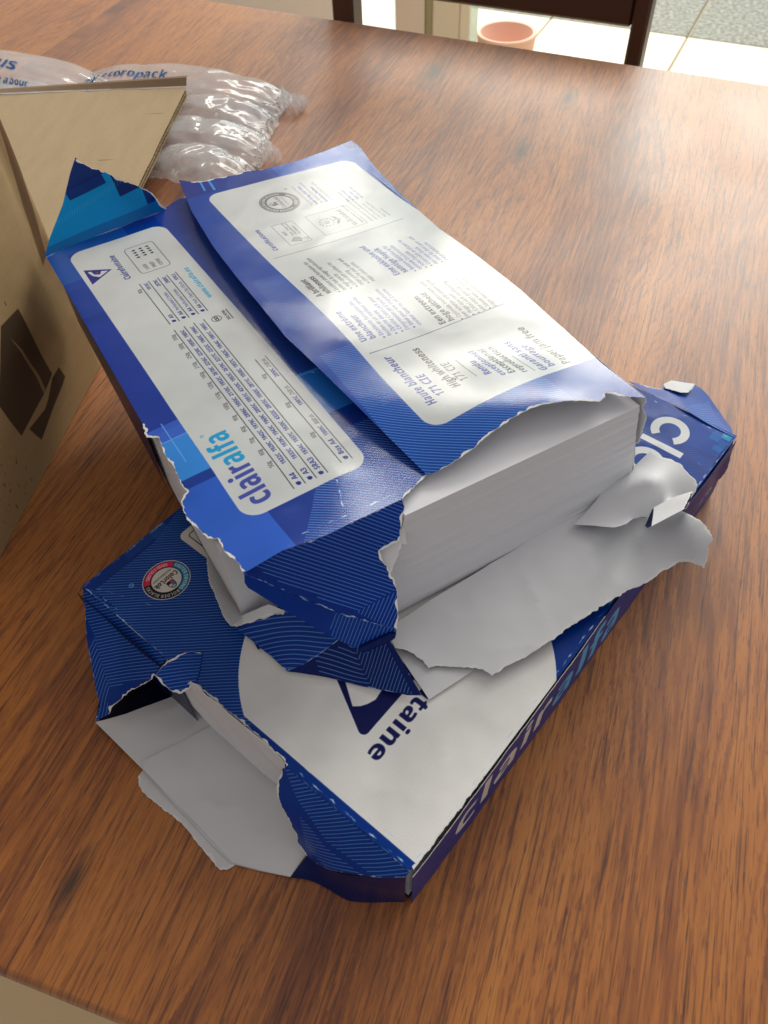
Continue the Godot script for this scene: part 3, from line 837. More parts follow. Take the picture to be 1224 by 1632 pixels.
func grain_texture(w: int, h: int, seed_: int) -> ImageTexture:
	# wood: x runs across the grain, y along it
	var bands := stretched(noise(seed_, 0.011, 4), w, h, 40)
	var broad := stretched(noise(seed_ + 1, 0.0035, 2), w, h, 10)
	var fibre := stretched(noise(seed_ + 2, 0.16, 3), w, h, 12)
	var pores := stretched(noise(seed_ + 3, 0.2, 2), w, h, 36)
	var specks := stretched(noise(seed_ + 6, 0.34, 2), w, h, 7)
	var warp := stretched(noise(seed_ + 4, 0.004, 2), w, h, 4)
	var blotch := noise(seed_ + 5, 0.004, 3).get_image(w / 4, h / 4)
	blotch.resize(w, h, Image.INTERPOLATE_CUBIC)
	var blotches := blotch.get_data()
	var out := PackedByteArray()
	out.resize(w * h * 3)
	var dark := Color(0.46, 0.22, 0.065)
	var mid := Color(0.7, 0.415, 0.145)
	var light := Color(0.775, 0.49, 0.2)
	var seam := 0.725
	var knots := [Vector3(0.451, 0.651, 11), Vector3(0.604, 0.634, 7), Vector3(0.583, 0.551, 6), Vector3(0.538, 0.074, 4)]
	for y in h:
		for x in w:
			var i := y * w + x
			var sx := clampi(x + (warp[i] - 128) / 3, 0, w - 1)
			var k := y * w + sx
			var u := float(x) / w
			var v: float = 0.5 + (bands[k] - 128) * 0.0018 + (broad[k] - 128) * 0.0014 + (fibre[k] - 128) * 0.0022 + (blotches[i] - 128) * 0.0012
			var po: float = clampf((pores[k] - 158) / 45.0, 0.0, 1.0)
			v -= po * 0.22
			v -= clampf((specks[k] - 165) / 40.0, 0.0, 1.0) * clampf((broad[i] - 95) / 70.0, 0.15, 1.0) * 0.3
			if u > seam and u < seam + 0.075:
				v -= 0.1 * (1.0 - (u - seam) / 0.075)
			var c := dark.lerp(mid, clampf(v * 2.0, 0.0, 1.0)) if v < 0.5 else mid.lerp(light, clampf(v * 2.0 - 1.0, 0.0, 1.0))
			if absf(u - seam + 0.002) < 0.0022:
				c = c.lerp(light, 0.7)
			out[i * 3] = int(c.r * 255.0)
			out[i * 3 + 1] = int(c.g * 255.0)
			out[i * 3 + 2] = int(c.b * 255.0)
	# small knots
	for kn: Vector3 in knots:
		for y in range(maxi(0, int(kn.y * h) - 120), mini(h, int(kn.y * h) + 120)):
			for x in range(maxi(0, int(kn.x * w) - 45), mini(w, int(kn.x * w) + 45)):
				var kx: float = (float(x) / w - kn.x) * 1050.0 + (warp[y * w + x] - 128) * 0.05
				var ky: float = (float(y) / h - kn.y) * 1500.0
				var kd: float = kx * kx / (kn.z * kn.z) + ky * ky / (kn.z * kn.z * 9.0)
				var f: float = 1.0 - 0.5 * exp(-kd * 1.6) - 0.12 * exp(-absf(kd - 1.6) * 2.0)
				for q in 3:
					var at: int = (y * w + x) * 3 + q
					out[at] = int(out[at] * f)
	return ImageTexture.create_from_image(Image.create_from_data(w, h, false, Image.FORMAT_RGB8, out))


# fine pores and fibres of the wood, repeated without seams
func pore_texture() -> ImageTexture:
	var parts := []
	for k in 3:
		var im := noise(201 + k, [0.11, 0.2, 0.06][k], 2).get_seamless_image(1024, [48, 128, 24][k])
		im.convert(Image.FORMAT_L8)
		im.resize(1024, 1024, Image.INTERPOLATE_CUBIC)
		parts.append(im.get_data())
	var a: PackedByteArray = parts[0]
	var b: PackedByteArray = parts[1]
	var c: PackedByteArray = parts[2]
	var out := PackedByteArray()
	out.resize(1024 * 1024 * 3)
	for i in 1024 * 1024:
		var k := 1.0 - 0.27 * clampf((a[i] - 160) / 45.0, 0.0, 1.0) - 0.24 * clampf((b[i] - 165) / 40.0, 0.0, 1.0) + (c[i] - 128) * 0.0007
		k = clampf(k, 0.2, 1.0)
		out[i * 3] = int(k * 255.0)
		out[i * 3 + 1] = int(pow(k, 1.12) * 255.0)
		out[i * 3 + 2] = int(pow(k, 1.2) * 255.0)
	return ImageTexture.create_from_image(Image.create_from_data(1024, 1024, false, Image.FORMAT_RGB8, out))


func stretched(n: FastNoiseLite, w: int, h: int, times: int) -> PackedByteArray:
	var im := n.get_image(w, maxi(8, h / times), false, false, true)
	im.convert(Image.FORMAT_L8)
	im.resize(w, h, Image.INTERPOLATE_CUBIC)
	return im.get_data()


func build_floor() -> void:
	var f := Node3D.new()
	f.name = "floor"
	f.position = Vector3(0, FLOOR_Y, 0)
	f.set_meta("kind", "structure")
	add_child(f, true)
	var base := Tris.new()
	base.box(Vector3(-6, FLOOR_Y - 0.1, -8), Vector3(12, 0, 0), Vector3(0, 0.092, 0), Vector3(0, 0, 12))
	put("floor_slab", base.mesh(), mat(lin(0.4, 0.33, 0.22), 0.8), f)
	# tiles, aligned with the table; the grout corner seen beyond the chair is the origin
	var o := Vector3(1.16, FLOOR_Y, -2.99)
	var near_mats := []  # cream: the brightness of the sun patch is put into the colour
	var far_mats := []  # grey: the shade beyond the sun patch is put into the colour
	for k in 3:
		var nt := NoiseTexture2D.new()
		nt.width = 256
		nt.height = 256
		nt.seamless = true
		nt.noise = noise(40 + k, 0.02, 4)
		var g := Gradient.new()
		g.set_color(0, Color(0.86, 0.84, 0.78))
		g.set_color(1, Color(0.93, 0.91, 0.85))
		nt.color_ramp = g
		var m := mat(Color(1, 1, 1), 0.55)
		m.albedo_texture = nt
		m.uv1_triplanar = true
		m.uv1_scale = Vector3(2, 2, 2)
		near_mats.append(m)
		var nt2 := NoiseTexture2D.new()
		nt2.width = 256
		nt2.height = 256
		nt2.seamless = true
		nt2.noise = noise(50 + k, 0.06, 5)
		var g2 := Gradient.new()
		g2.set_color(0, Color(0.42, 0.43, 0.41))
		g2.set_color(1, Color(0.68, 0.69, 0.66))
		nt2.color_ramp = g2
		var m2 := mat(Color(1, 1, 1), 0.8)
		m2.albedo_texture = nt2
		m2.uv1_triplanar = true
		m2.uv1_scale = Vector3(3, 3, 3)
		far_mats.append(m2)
	var tan_tile := mat(lin(0.66, 0.5, 0.29), 0.6)
	var size := 0.5
	var gap := 0.008
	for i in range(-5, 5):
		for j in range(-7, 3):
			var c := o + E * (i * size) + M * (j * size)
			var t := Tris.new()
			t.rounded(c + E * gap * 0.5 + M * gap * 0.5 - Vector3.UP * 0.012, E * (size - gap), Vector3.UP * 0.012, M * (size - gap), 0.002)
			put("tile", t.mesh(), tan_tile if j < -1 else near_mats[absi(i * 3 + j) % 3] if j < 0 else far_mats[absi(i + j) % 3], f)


func build_table() -> void:
	var t := thing("dining_table", "brown wooden dining table with lengthwise grain under the torn paper packs", "table", Vector3(0.05, FLOOR_Y, -0.5))
	var fl := Vector3(-0.2027, 0, -1.1944)
	var nl := Vector3(-0.1726, 0, -0.0589)
	var ne := Vector3(0.94, 0, 0.341).normalized()
	var a := fl - E * 1.0
	var b := fl + E * 1.15
	var c := nl + ne * 1.35
	var d := nl - ne * 0.75
	var g := Vector3(0.368, 0, -0.93).normalized()
	var x := Vector3(0.93, 0, 0.368)
	var o := Vector3(-0.72, 0, -0.2)
	var top := Tris.new()
	var loop: Array[Vector3] = [a, b, c, d]
	var mid := (a + b + c + d) * 0.25
	var r := 0.003
	# top face, rounded arris, apron of the board
	var rings := [[0.0, 0.0], [r * 0.3, r * 0.08], [r * 0.72, r * 0.36], [r, r], [r, 0.028], [r - 0.003, 0.031]]
	var uvf := func(q: Vector3) -> Vector2:
		return Vector2((q - o).dot(x) / 1.05, (q - o).dot(g) / 1.5)
	var ins := func(i: int, out: float, down: float) -> Vector3:
		var q: Vector3 = loop[i]
		var e1: Vector3 = (loop[(i + 1) % 4] - q).normalized()
		var e0: Vector3 = (q - loop[(i + 3) % 4]).normalized()
		var n1 := Vector3(e1.z, 0, -e1.x)
		var n0 := Vector3(e0.z, 0, -e0.x)
		if n1.dot(q - mid) < 0:
			n1 = -n1
		if n0.dot(q - mid) < 0:
			n0 = -n0
		return q + (n0 + n1) * (out - r) + Vector3.DOWN * down
	var p0: Vector3 = ins.call(0, 0.0, 0.0)
	var p1: Vector3 = ins.call(1, 0.0, 0.0)
	var p2: Vector3 = ins.call(2, 0.0, 0.0)
	var p3: Vector3 = ins.call(3, 0.0, 0.0)
	top.tri(p0, p1, p2, Vector3.UP, Vector3.UP, Vector3.UP, uvf.call(p0), uvf.call(p1), uvf.call(p2))
	top.tri(p0, p2, p3, Vector3.UP, Vector3.UP, Vector3.UP, uvf.call(p0), uvf.call(p2), uvf.call(p3))
	for k in rings.size() - 1:
		for i in 4:
			var j := (i + 1) % 4
			var q0: Vector3 = ins.call(i, rings[k][0], rings[k][1])
			var q1: Vector3 = ins.call(j, rings[k][0], rings[k][1])
			var q2: Vector3 = ins.call(j, rings[k + 1][0], rings[k + 1][1])
			var q3: Vector3 = ins.call(i, rings[k + 1][0], rings[k + 1][1])
			var n := (q1 - q0).cross(q3 - q0).normalized()
			if n.dot((q0 + q1) * 0.5 - mid + Vector3.UP * 0.5) < 0:
				n = -n
			top.tri(q0, q1, q2, n, n, n, uvf.call(q0), uvf.call(q1), uvf.call(q2))
			top.tri(q0, q2, q3, n, n, n, uvf.call(q0), uvf.call(q2), uvf.call(q3))
	var under := Tris.new()
	var m := mat(Color(1, 1, 1), 1.0)
	m.albedo_texture = grain_texture(1600, 2000, 11)
	m.metallic_specular = 0.38
	m.clearcoat_enabled = true
	m.clearcoat = 0.9
	m.clearcoat_roughness = 0.5
	m.rim_enabled = true
	m.rim = 0.5
	m.rim_tint = 0.0
	var bump := NoiseTexture2D.new()
	bump.width = 512
	bump.height = 512
	bump.seamless = true
	bump.noise = noise(91, 0.012, 4)
	var wear := Gradient.new()
	wear.set_color(0, Color(0.44, 0.44, 0.44))
	wear.set_color(1, Color(0.68, 0.68, 0.68))
	bump.color_ramp = wear
	m.roughness_texture = bump
	m.detail_enabled = true
	m.detail_blend_mode = BaseMaterial3D.BLEND_MODE_MUL
	m.detail_uv_layer = BaseMaterial3D.DETAIL_UV_2
	m.detail_albedo = pore_texture()
	top.u2_scale = Vector2(1.05 / 0.23, 1.5 / 0.42)
	put("tabletop", top.mesh(), m, t)
	for q in [p0, p1, p2, p3]:
		under = Tris.new()
		var k: Vector3 = q + (mid - q).normalized() * 0.16
		under.rounded(Vector3(k.x, FLOOR_Y, k.z) - E * 0.035 - M * 0.035, E * 0.07, Vector3.UP * (-FLOOR_Y - 0.0315), M * 0.07, 0.004)
		put("leg", under.mesh(), mats.chair, t)


func build_background() -> void:
	# chair on the far side
	var o := Vector3(-0.1747, 0, -1.2475)
	var ch := thing("dining_chair", "dark brown wooden chair behind the table's far edge", "chair", o + E * 0.36 + Vector3.UP * FLOOR_Y + M * -0.15)
	for s in [[0.156, 0.034, 0.0], [0.552, 0.018, 0.0]]:
		var t := Tris.new()
		var b: Vector3 = o + E * s[0] + Vector3.UP * FLOOR_Y
		t.rounded(b, E * (0.032 if s[0] < 0.3 else 0.019), Vector3.UP * 1.06, M * 0.03, 0.003)
		put("back_post", t.mesh(), mats.chair, ch)
	var rail := Tris.new()
	rail.rounded(o + E * 0.189 + M * 0.006 + Vector3.UP * 0.012, E * 0.362, Vector3.UP * 0.075, M * 0.018, 0.003)
	put("back_rail", rail.mesh(), mats.chair, ch)
	rail = Tris.new()
	rail.rounded(o + E * 0.189 + M * 0.006 + Vector3.UP * 0.2, E * 0.362, Vector3.UP * 0.08, M * 0.018, 0.003)
	put("back_rail", rail.mesh(), mats.chair, ch)
	var seat := Tris.new()
	seat.rounded(o + E * 0.16 - M * 0.4 + Vector3.UP * (FLOOR_Y + 0.43), E * 0.42, Vector3.UP * 0.03, M * 0.398, 0.006)
	put("seat", seat.mesh(), mats.chair, ch)
	for s in [0.17, 0.53]:
		var t := Tris.new()
		t.rounded(o + E * s - M * 0.38 + Vector3.UP * FLOOR_Y, E * 0.035, Vector3.UP * 0.4295, M * 0.035, 0.003)
		put("leg", t.mesh(), mats.chair, ch)
	# terrace door: post, sash and glass edge
	var z := -2.65
	var door := thing("terrace_door", "cream terrace door frame standing left of the terracotta pot", "door", Vector3(0.24, FLOOR_Y, z))
	var parts := [["jamb", 0.112, 0.2, 0.09, lin(0.66, 0.56, 0.5)], ["gasket", 0.2005, 0.222, 0.05, lin(0.28, 0.26, 0.16)], ["sash", 0.2225, 0.306, 0.07, lin(0.64, 0.58, 0.48)], ["bead", 0.3065, 0.34, 0.055, lin(0.68, 0.63, 0.54)]]
	for q in parts:
		var t := Tris.new()
		t.rounded(Vector3(q[1], FLOOR_Y, z - q[3]), Vector3(q[2] - q[1], 0, 0), Vector3(0, 2.1, 0), Vector3(0, 0, q[3]), 0.004)
		put(q[0], t.mesh(), mat(q[4], 0.4), door)
	var gl := Tris.new()
	gl.box(Vector3(0.3405, FLOOR_Y, z - 0.035), Vector3(0.026, 0, 0), Vector3(0, 2.1, 0), Vector3(0, 0, 0.006))
	var gm := mat(Color(0.75, 0.9, 0.85, 0.5), 0.05)
	gm.transparency = BaseMaterial3D.TRANSPARENCY_ALPHA
	put("glass_edge", gl.mesh(), gm, door)
	var wl := Tris.new()
	wl.rounded(Vector3(-2.2, FLOOR_Y, -2.72), Vector3(2.13, 0, 0), Vector3(0, 2.2, 0), Vector3(0, 0, 0.07), 0.004)
	var wall := put("wall", wl.mesh(), mat(lin(0.82, 0.74, 0.7), 0.8), self)
	wall.set_meta("label", "pinkish white wall beyond the table's far left edge")
	wall.set_meta("category", "wall")
	# pot outside on the tiles
	var at := Vector3(0.463, FLOOR_Y, -2.7)
	var pot := thing("flower_pot", "round terracotta flower pot with a thick rim beside the door frame", "pot", at)
	put("pot_body", lathe([Vector2(0.0, 0.0), Vector2(0.065, 0.0), Vector2(0.085, 0.105), Vector2(0.09, 0.105), Vector2(0.094, 0.146), Vector2(0.092, 0.15), Vector2(0.083, 0.149), Vector2(0.076, 0.11), Vector2(0.06, 0.03), Vector2(0.0, 0.03)], at + Vector3.UP * 0.001).mesh(), mats.terracotta, pot)


# ------------------------------------------------------------------ cardboard box
func cardboard_texture(seed_: int, marks := false) -> ImageTexture:
	var cv := Canvas.new(Rect2(-40, 0, 400, 260), 2.4, Color(0.65, 0.54, 0.39) if marks else Color(0.715, 0.63, 0.505))
	if marks:
		var ink := Color(0.21, 0.155, 0.11)
		cv.poly(PackedVector2Array([Vector2(85, 97), Vector2(64, 94), Vector2(62, 68), Vector2(61, 40), Vector2(77, 37), Vector2(114, 36), Vector2(118, 66)]), ink, 0.8)
		cv.poly(PackedVector2Array([Vector2(52, 38), Vector2(50, 28), Vector2(57, 26), Vector2(74, 23), Vector2(100, 18), Vector2(105, 33), Vector2(83, 29), Vector2(76, 31), Vector2(63, 38)]), ink, 0.8)
		cv.poly(PackedVector2Array([Vector2(83, 88), Vector2(77, 73), Vector2(73, 50), Vector2(74, 36), Vector2(77, 37), Vector2(76, 52), Vector2(79, 72)]), Color(0.62, 0.5, 0.36), 0.8)
		var rng := RandomNumberGenerator.new()
		rng.seed = 5
		for k in 110:
			var q := Vector2(rng.randf_range(66, 140), rng.randf_range(98, 150))
			cv.rect(q.x, q.y, rng.randf_range(0.3, 0.9), rng.randf_range(0.6, 5.0), ink, rng.randf_range(0.2, 0.8))
		for k in 40:
			var q := Vector2(rng.randf_range(120, 175), rng.randf_range(6, 40))
			cv.rect(q.x, q.y, rng.randf_range(0.3, 0.9), rng.randf_range(0.6, 4.0), ink, rng.randf_range(0.2, 0.7))
		# creases of the board
		cv.poly(PackedVector2Array([Vector2(2, 215), Vector2(12, 150), Vector2(22, 95), Vector2(14, 98), Vector2(4, 150), Vector2(-4, 215)]), Color(0.4, 0.29, 0.19), 0.8)
	var n1 := noise(seed_, 0.012, 4)
	var n2 := noise(seed_ + 1, 0.3, 2)
	for y in cv.h:
		for x in cv.w:
			var k := 1.0 + n1.get_noise_2d(x * 0.5, y * 2.5) * 0.03 + n2.get_noise_2d(x * 2.0, y * 0.35) * 0.035 + sin(x / cv.s / 6.6 * TAU) * 0.004
			var i := (y * cv.w + x) * 3
			cv.b[i] *= k
			cv.b[i + 1] *= k
			cv.b[i + 2] *= k
	return cv.texture()


func build_box() -> void:
	var c := Vector3(-0.2036, 0, -0.4583)           # foot of the corner in view
	var d := Vector3(-0.159, 0, 0.987).normalized()  # along the face, towards the camera
	var n := Vector3(d.z, 0, -d.x)                   # out of the face
	if n.x < 0:
		n = -n
	var box := thing("cardboard_box", "brown cardboard shipping box with dark printed marks at the left edge", "box", c + d * 0.2 - n * 0.12)
	var kraft := mat(Color(1, 1, 1), 0.78, 0.3)
	kraft.albedo_texture = cardboard_texture(3, true)
	kraft.texture_repeat = false
	var plain_kraft := mat(Color(1, 1, 1), 0.78, 0.3)
	plain_kraft.albedo_texture = cardboard_texture(9)
	plain_kraft.texture_repeat = false
	# front panel: softly bent round the corner
	var t := Tris.new()
	var prof := []
	var rad := 0.007
	for i in 9:
		var an := PI * 0.5 * (1.0 - i / 8.0)
		prof.append([-rad + rad * (1.0 - sin(an)) + 0.0, an])
	var soft := noise(8, 0.012, 3)
	var pt := func(along: float, up: float) -> Vector3:
		# along < 0 runs round the corner onto the back side
		var q := Vector3.ZERO
		if along >= rad:
			q = c + d * along
		elif along > -rad:
			var an := (rad - along) / (2.0 * rad) * PI * 0.5
			q = c + d * (rad - rad * sin(an)) - n * (rad - rad * cos(an))
		else:
			q = c - n * (-along)
		var dent := soft.get_noise_2d(along * 1000.0, up * 1000.0) * 0.0015 * clampf(up / 0.05, 0.0, 1.0)
		# the fold along the corner is crushed
		dent -= 0.006 * 0.4 * exp(-pow((along - 0.014 - (0.19 - up) * 0.06) / 0.006, 2.0)) * clampf((up - 0.1) / 0.05, 0.0, 1.0)
		return q + n * dent + Vector3.UP * (up + 0.0005)
	var us := []
	var a := -0.2
	while a < 0.36:
		us.append(a)
		a += 0.02 if a < -0.03 or a > 0.06 else 0.004
	for i in us.size() - 1:
		for j in 30:
			var u0: float = us[i]
			var u1: float = us[i + 1]
			var v0 := j * 0.25 / 30
			var v1 := (j + 1) * 0.25 / 30
			var q := [pt.call(u0, v0), pt.call(u1, v0), pt.call(u1, v1), pt.call(u0, v1)]
			var nrm := []
			for e in [[u0, v0], [u1, v0], [u1, v1], [u0, v1]]:
				var dx: Vector3 = pt.call(e[0] + 0.001, e[1]) - pt.call(e[0] - 0.001, e[1])
				var dy: Vector3 = pt.call(e[0], e[1] + 0.001) - pt.call(e[0], e[1] - 0.001)
				var k := dx.cross(dy).normalized()
				if k.dot(n - d * 0.5) < 0:
					k = -k
				nrm.append(k)
			var uv := []
			for e in [[u0, v0], [u1, v0], [u1, v1], [u0, v1]]:
				uv.append(Vector2((e[0] * 1000.0 + 40.0) / 400.0, e[1] * 1000.0 / 260.0))
			t.tri(q[0], q[1], q[2], nrm[0], nrm[1], nrm[2], uv[0], uv[1], uv[2])
			t.tri(q[0], q[2], q[3], nrm[0], nrm[2], nrm[3], uv[0], uv[2], uv[3])
	put("side_panel", t.mesh(), kraft, box)
	# the other walls, top and bottom
	t = Tris.new()
	t.box(c - n * 0.26 + Vector3.UP * 0.001 + d * 0.012, n * 0.005, Vector3.UP * 0.248, d * 0.34)
	put("side_panel", t.mesh(), plain_kraft, box)
	t = Tris.new()
	t.box(c - n * 0.254 + Vector3.UP * 0.001 + d * 0.352, n * 0.246, Vector3.UP * 0.248, d * 0.005)
	put("end_panel", t.mesh(), plain_kraft, box)
	t = Tris.new()
	t.box(c - n * 0.26 + Vector3.UP * 0.2505 + d * 0.004, n * 0.256, Vector3.UP * 0.005, d * 0.354)
	put("top_panel", t.mesh(), plain_kraft, box)
	# the flap folded out flat on the table: three liners and two rows of flutes
	var fr := Vector3(-0.1783, 0, -0.8351)       # far right corner
	var fd := Vector3(0.146, 0, -0.989).normalized()
	fd = (Vector3(-0.1895, 0, -0.897) - Vector3(-0.2176, 0, -0.707)).normalized()
	var fx := Vector3(-0.999, 0, -0.03)
	var h0 := 0.03
	var L := 0.385
	var W := 0.34
	var ys := [0.0, 0.0034, 0.0068]
	for k in 3:
		t = Tris.new()
		var bend := noise(60 + k, 9.0, 2)
		var g := 24
		for i in g:
			for j in g:
				var P := []
				var U := []
				for e in [[i, j], [i + 1, j], [i + 1, j + 1], [i, j + 1]]:
					var q: Vector3 = fr - fd * (L * e[0] / g) + fx * (W * e[1] / g)
					P.append(q + Vector3.UP * (h0 - 0.026 * e[0] / g + ys[k] + 0.0012 * bend.get_noise_2d(e[0] / 6.0, e[1] / 6.0)))
					U.append(Vector2(float(e[0]) / g, float(e[1]) / g))
				t.tri(P[0], P[1], P[2], Vector3.UP, Vector3.UP, Vector3.UP, U[0], U[1], U[2])
				t.tri(P[0], P[2], P[3], Vector3.UP, Vector3.UP, Vector3.UP, U[0], U[2], U[3])
		put("flap_liner", t.mesh(), plain_kraft, box)
	for k in 2:
		t = Tris.new()
		var steps := 520
		for i in steps:
			var s0 := L * i / steps
			var s1 := L * (i + 1) / steps
			var y0: float = h0 - 0.026 * i / steps + ys[k] + 0.0017 + 0.0014 * sin(s0 / 0.0066 * TAU)
			var y1: float = h0 - 0.026 * (i + 1) / steps + ys[k] + 0.0017 + 0.0014 * sin(s1 / 0.0066 * TAU)
			var q0 := fr - fd * s0 + Vector3.UP * y0 + fx * 0.0006
			var q1 := fr - fd * s1 + Vector3.UP * y1 + fx * 0.0006
			t.quad(q0, q1, q1 + fx * 0.05, q0 + fx * 0.05, Vector3.UP)
		put("flap_flutes", t.mesh(), plain_kraft, box)
	# the far edge of the flap is creased up
	t = Tris.new()
	for i in 16:
		var s0 := 0.2 * i / 16
		var s1 := 0.2 * (i + 1) / 16
		var q0 := fr + fx * s0 + Vector3.UP * (h0 + 0.0078)
		var q1 := fr + fx * s1 + Vector3.UP * (h0 + 0.0078)
		var r0 := q0 + fd * 0.006 + Vector3.UP * 0.006 * (1.0 - s0 / 0.2)
		var r1 := q1 + fd * 0.006 + Vector3.UP * 0.006 * (1.0 - s1 / 0.2)
		t.quad(q0, q1, r1, r0, -fd)
		t.quad(r0, r1, r1 + fd * 0.004, r0 + fd * 0.004, Vector3.UP)
	put("flap_lip", t.mesh(), mat(lin(0.26, 0.17, 0.1), 0.8), box)


# ------------------------------------------------------------------ the lower pack
func emblem(cv: Canvas, c: Vector2, k: float, grey: bool) -> void:
	var g := Color(0.42, 0.42, 0.43)
	var black := g if grey else Color(0.11, 0.1, 0.1)
	var red := g if grey else Color(0.86, 0.16, 0.36)
	var blue := g if grey else Color(0.1, 0.55, 0.76)
	var paper := PANEL if grey else Color(0.85, 0.84, 0.82)
	cv.disc(c, 12.2 * k, black if grey else paper)
	cv.disc(c, 11.7 * k, paper if grey else black)
	cv.disc(c, 11.5 * k, black)
	# canvas angles run clockwise from the right
	cv.arc(c, 8.2 * k, 11.3 * k, deg_to_rad(153), deg_to_rad(268), blue)
	cv.arc(c, 8.2 * k, 11.3 * k, deg_to_rad(29), deg_to_rad(151), red)
	cv.disc(c, 7.7 * k, paper)
	var rim_text := Color(0.9, 0.9, 0.9)
	cv.ring_text("FASTER DRYING", c, 9.0 * k, deg_to_rad(211), 2.35 * k, rim_text)
	cv.ring_text("BOLDER BLACKS", c, 9.0 * k, deg_to_rad(327), 2.35 * k, rim_text)
	cv.ring_text("VIVID COLORS", c, 10.6 * k, deg_to_rad(90), 2.35 * k, rim_text, true)
	cv.text("ColorLok", c + Vector2(-7.0, 1.6) * k, 3.9 * k, black, true, 1.0, 0.0, 1.0, 0.0, 14.0 * k)
	cv.text("TECHNOLOGY", c + Vector2(-6.0, 4.2) * k, 1.9 * k, black, false, 1.0, 0.0, 1.0, 0.0, 12.0 * k)
	# the little four-coloured padlock
	cv.rrect(c.x - 2.3 * k, c.y - 5.4 * k, 4.2 * k, 3.7 * k, 0.7 * k, black)
	if not grey:
		cv.rect(c.x - 2.0 * k, c.y - 5.1 * k, 1.8 * k, 1.5 * k, blue)
		cv.rect(c.x - 0.1 * k, c.y - 3.5 * k, 1.7 * k, 1.5 * k, black)
		cv.rect(c.x - 2.0 * k, c.y - 3.5 * k, 1.8 * k, 1.5 * k, red)
	cv.rect(c.x - 0.1 * k, c.y - 5.1 * k, 1.7 * k, 1.5 * k, paper)
	cv.arc(c + Vector2(-0.2, -5.2) * k, 1.2 * k, 1.7 * k, PI, TAU, black)


func tint(cv: Canvas, seed_: int, freq: float, amount: float) -> void:
	var n := noise(seed_, freq, 3)
	for y in cv.h:
		for x in cv.w:
			var k := 1.0 + n.get_noise_2d(x / cv.s, y / cv.s) * amount
			var i := (y * cv.w + x) * 3
			cv.b[i] *= k
			cv.b[i + 1] *= k
			cv.b[i + 2] *= k


func squares(cv: Canvas, list: Array) -> void:
	for q in list:
		cv.rect(q[0], q[1], q[2], q[3], q[4], q[5])


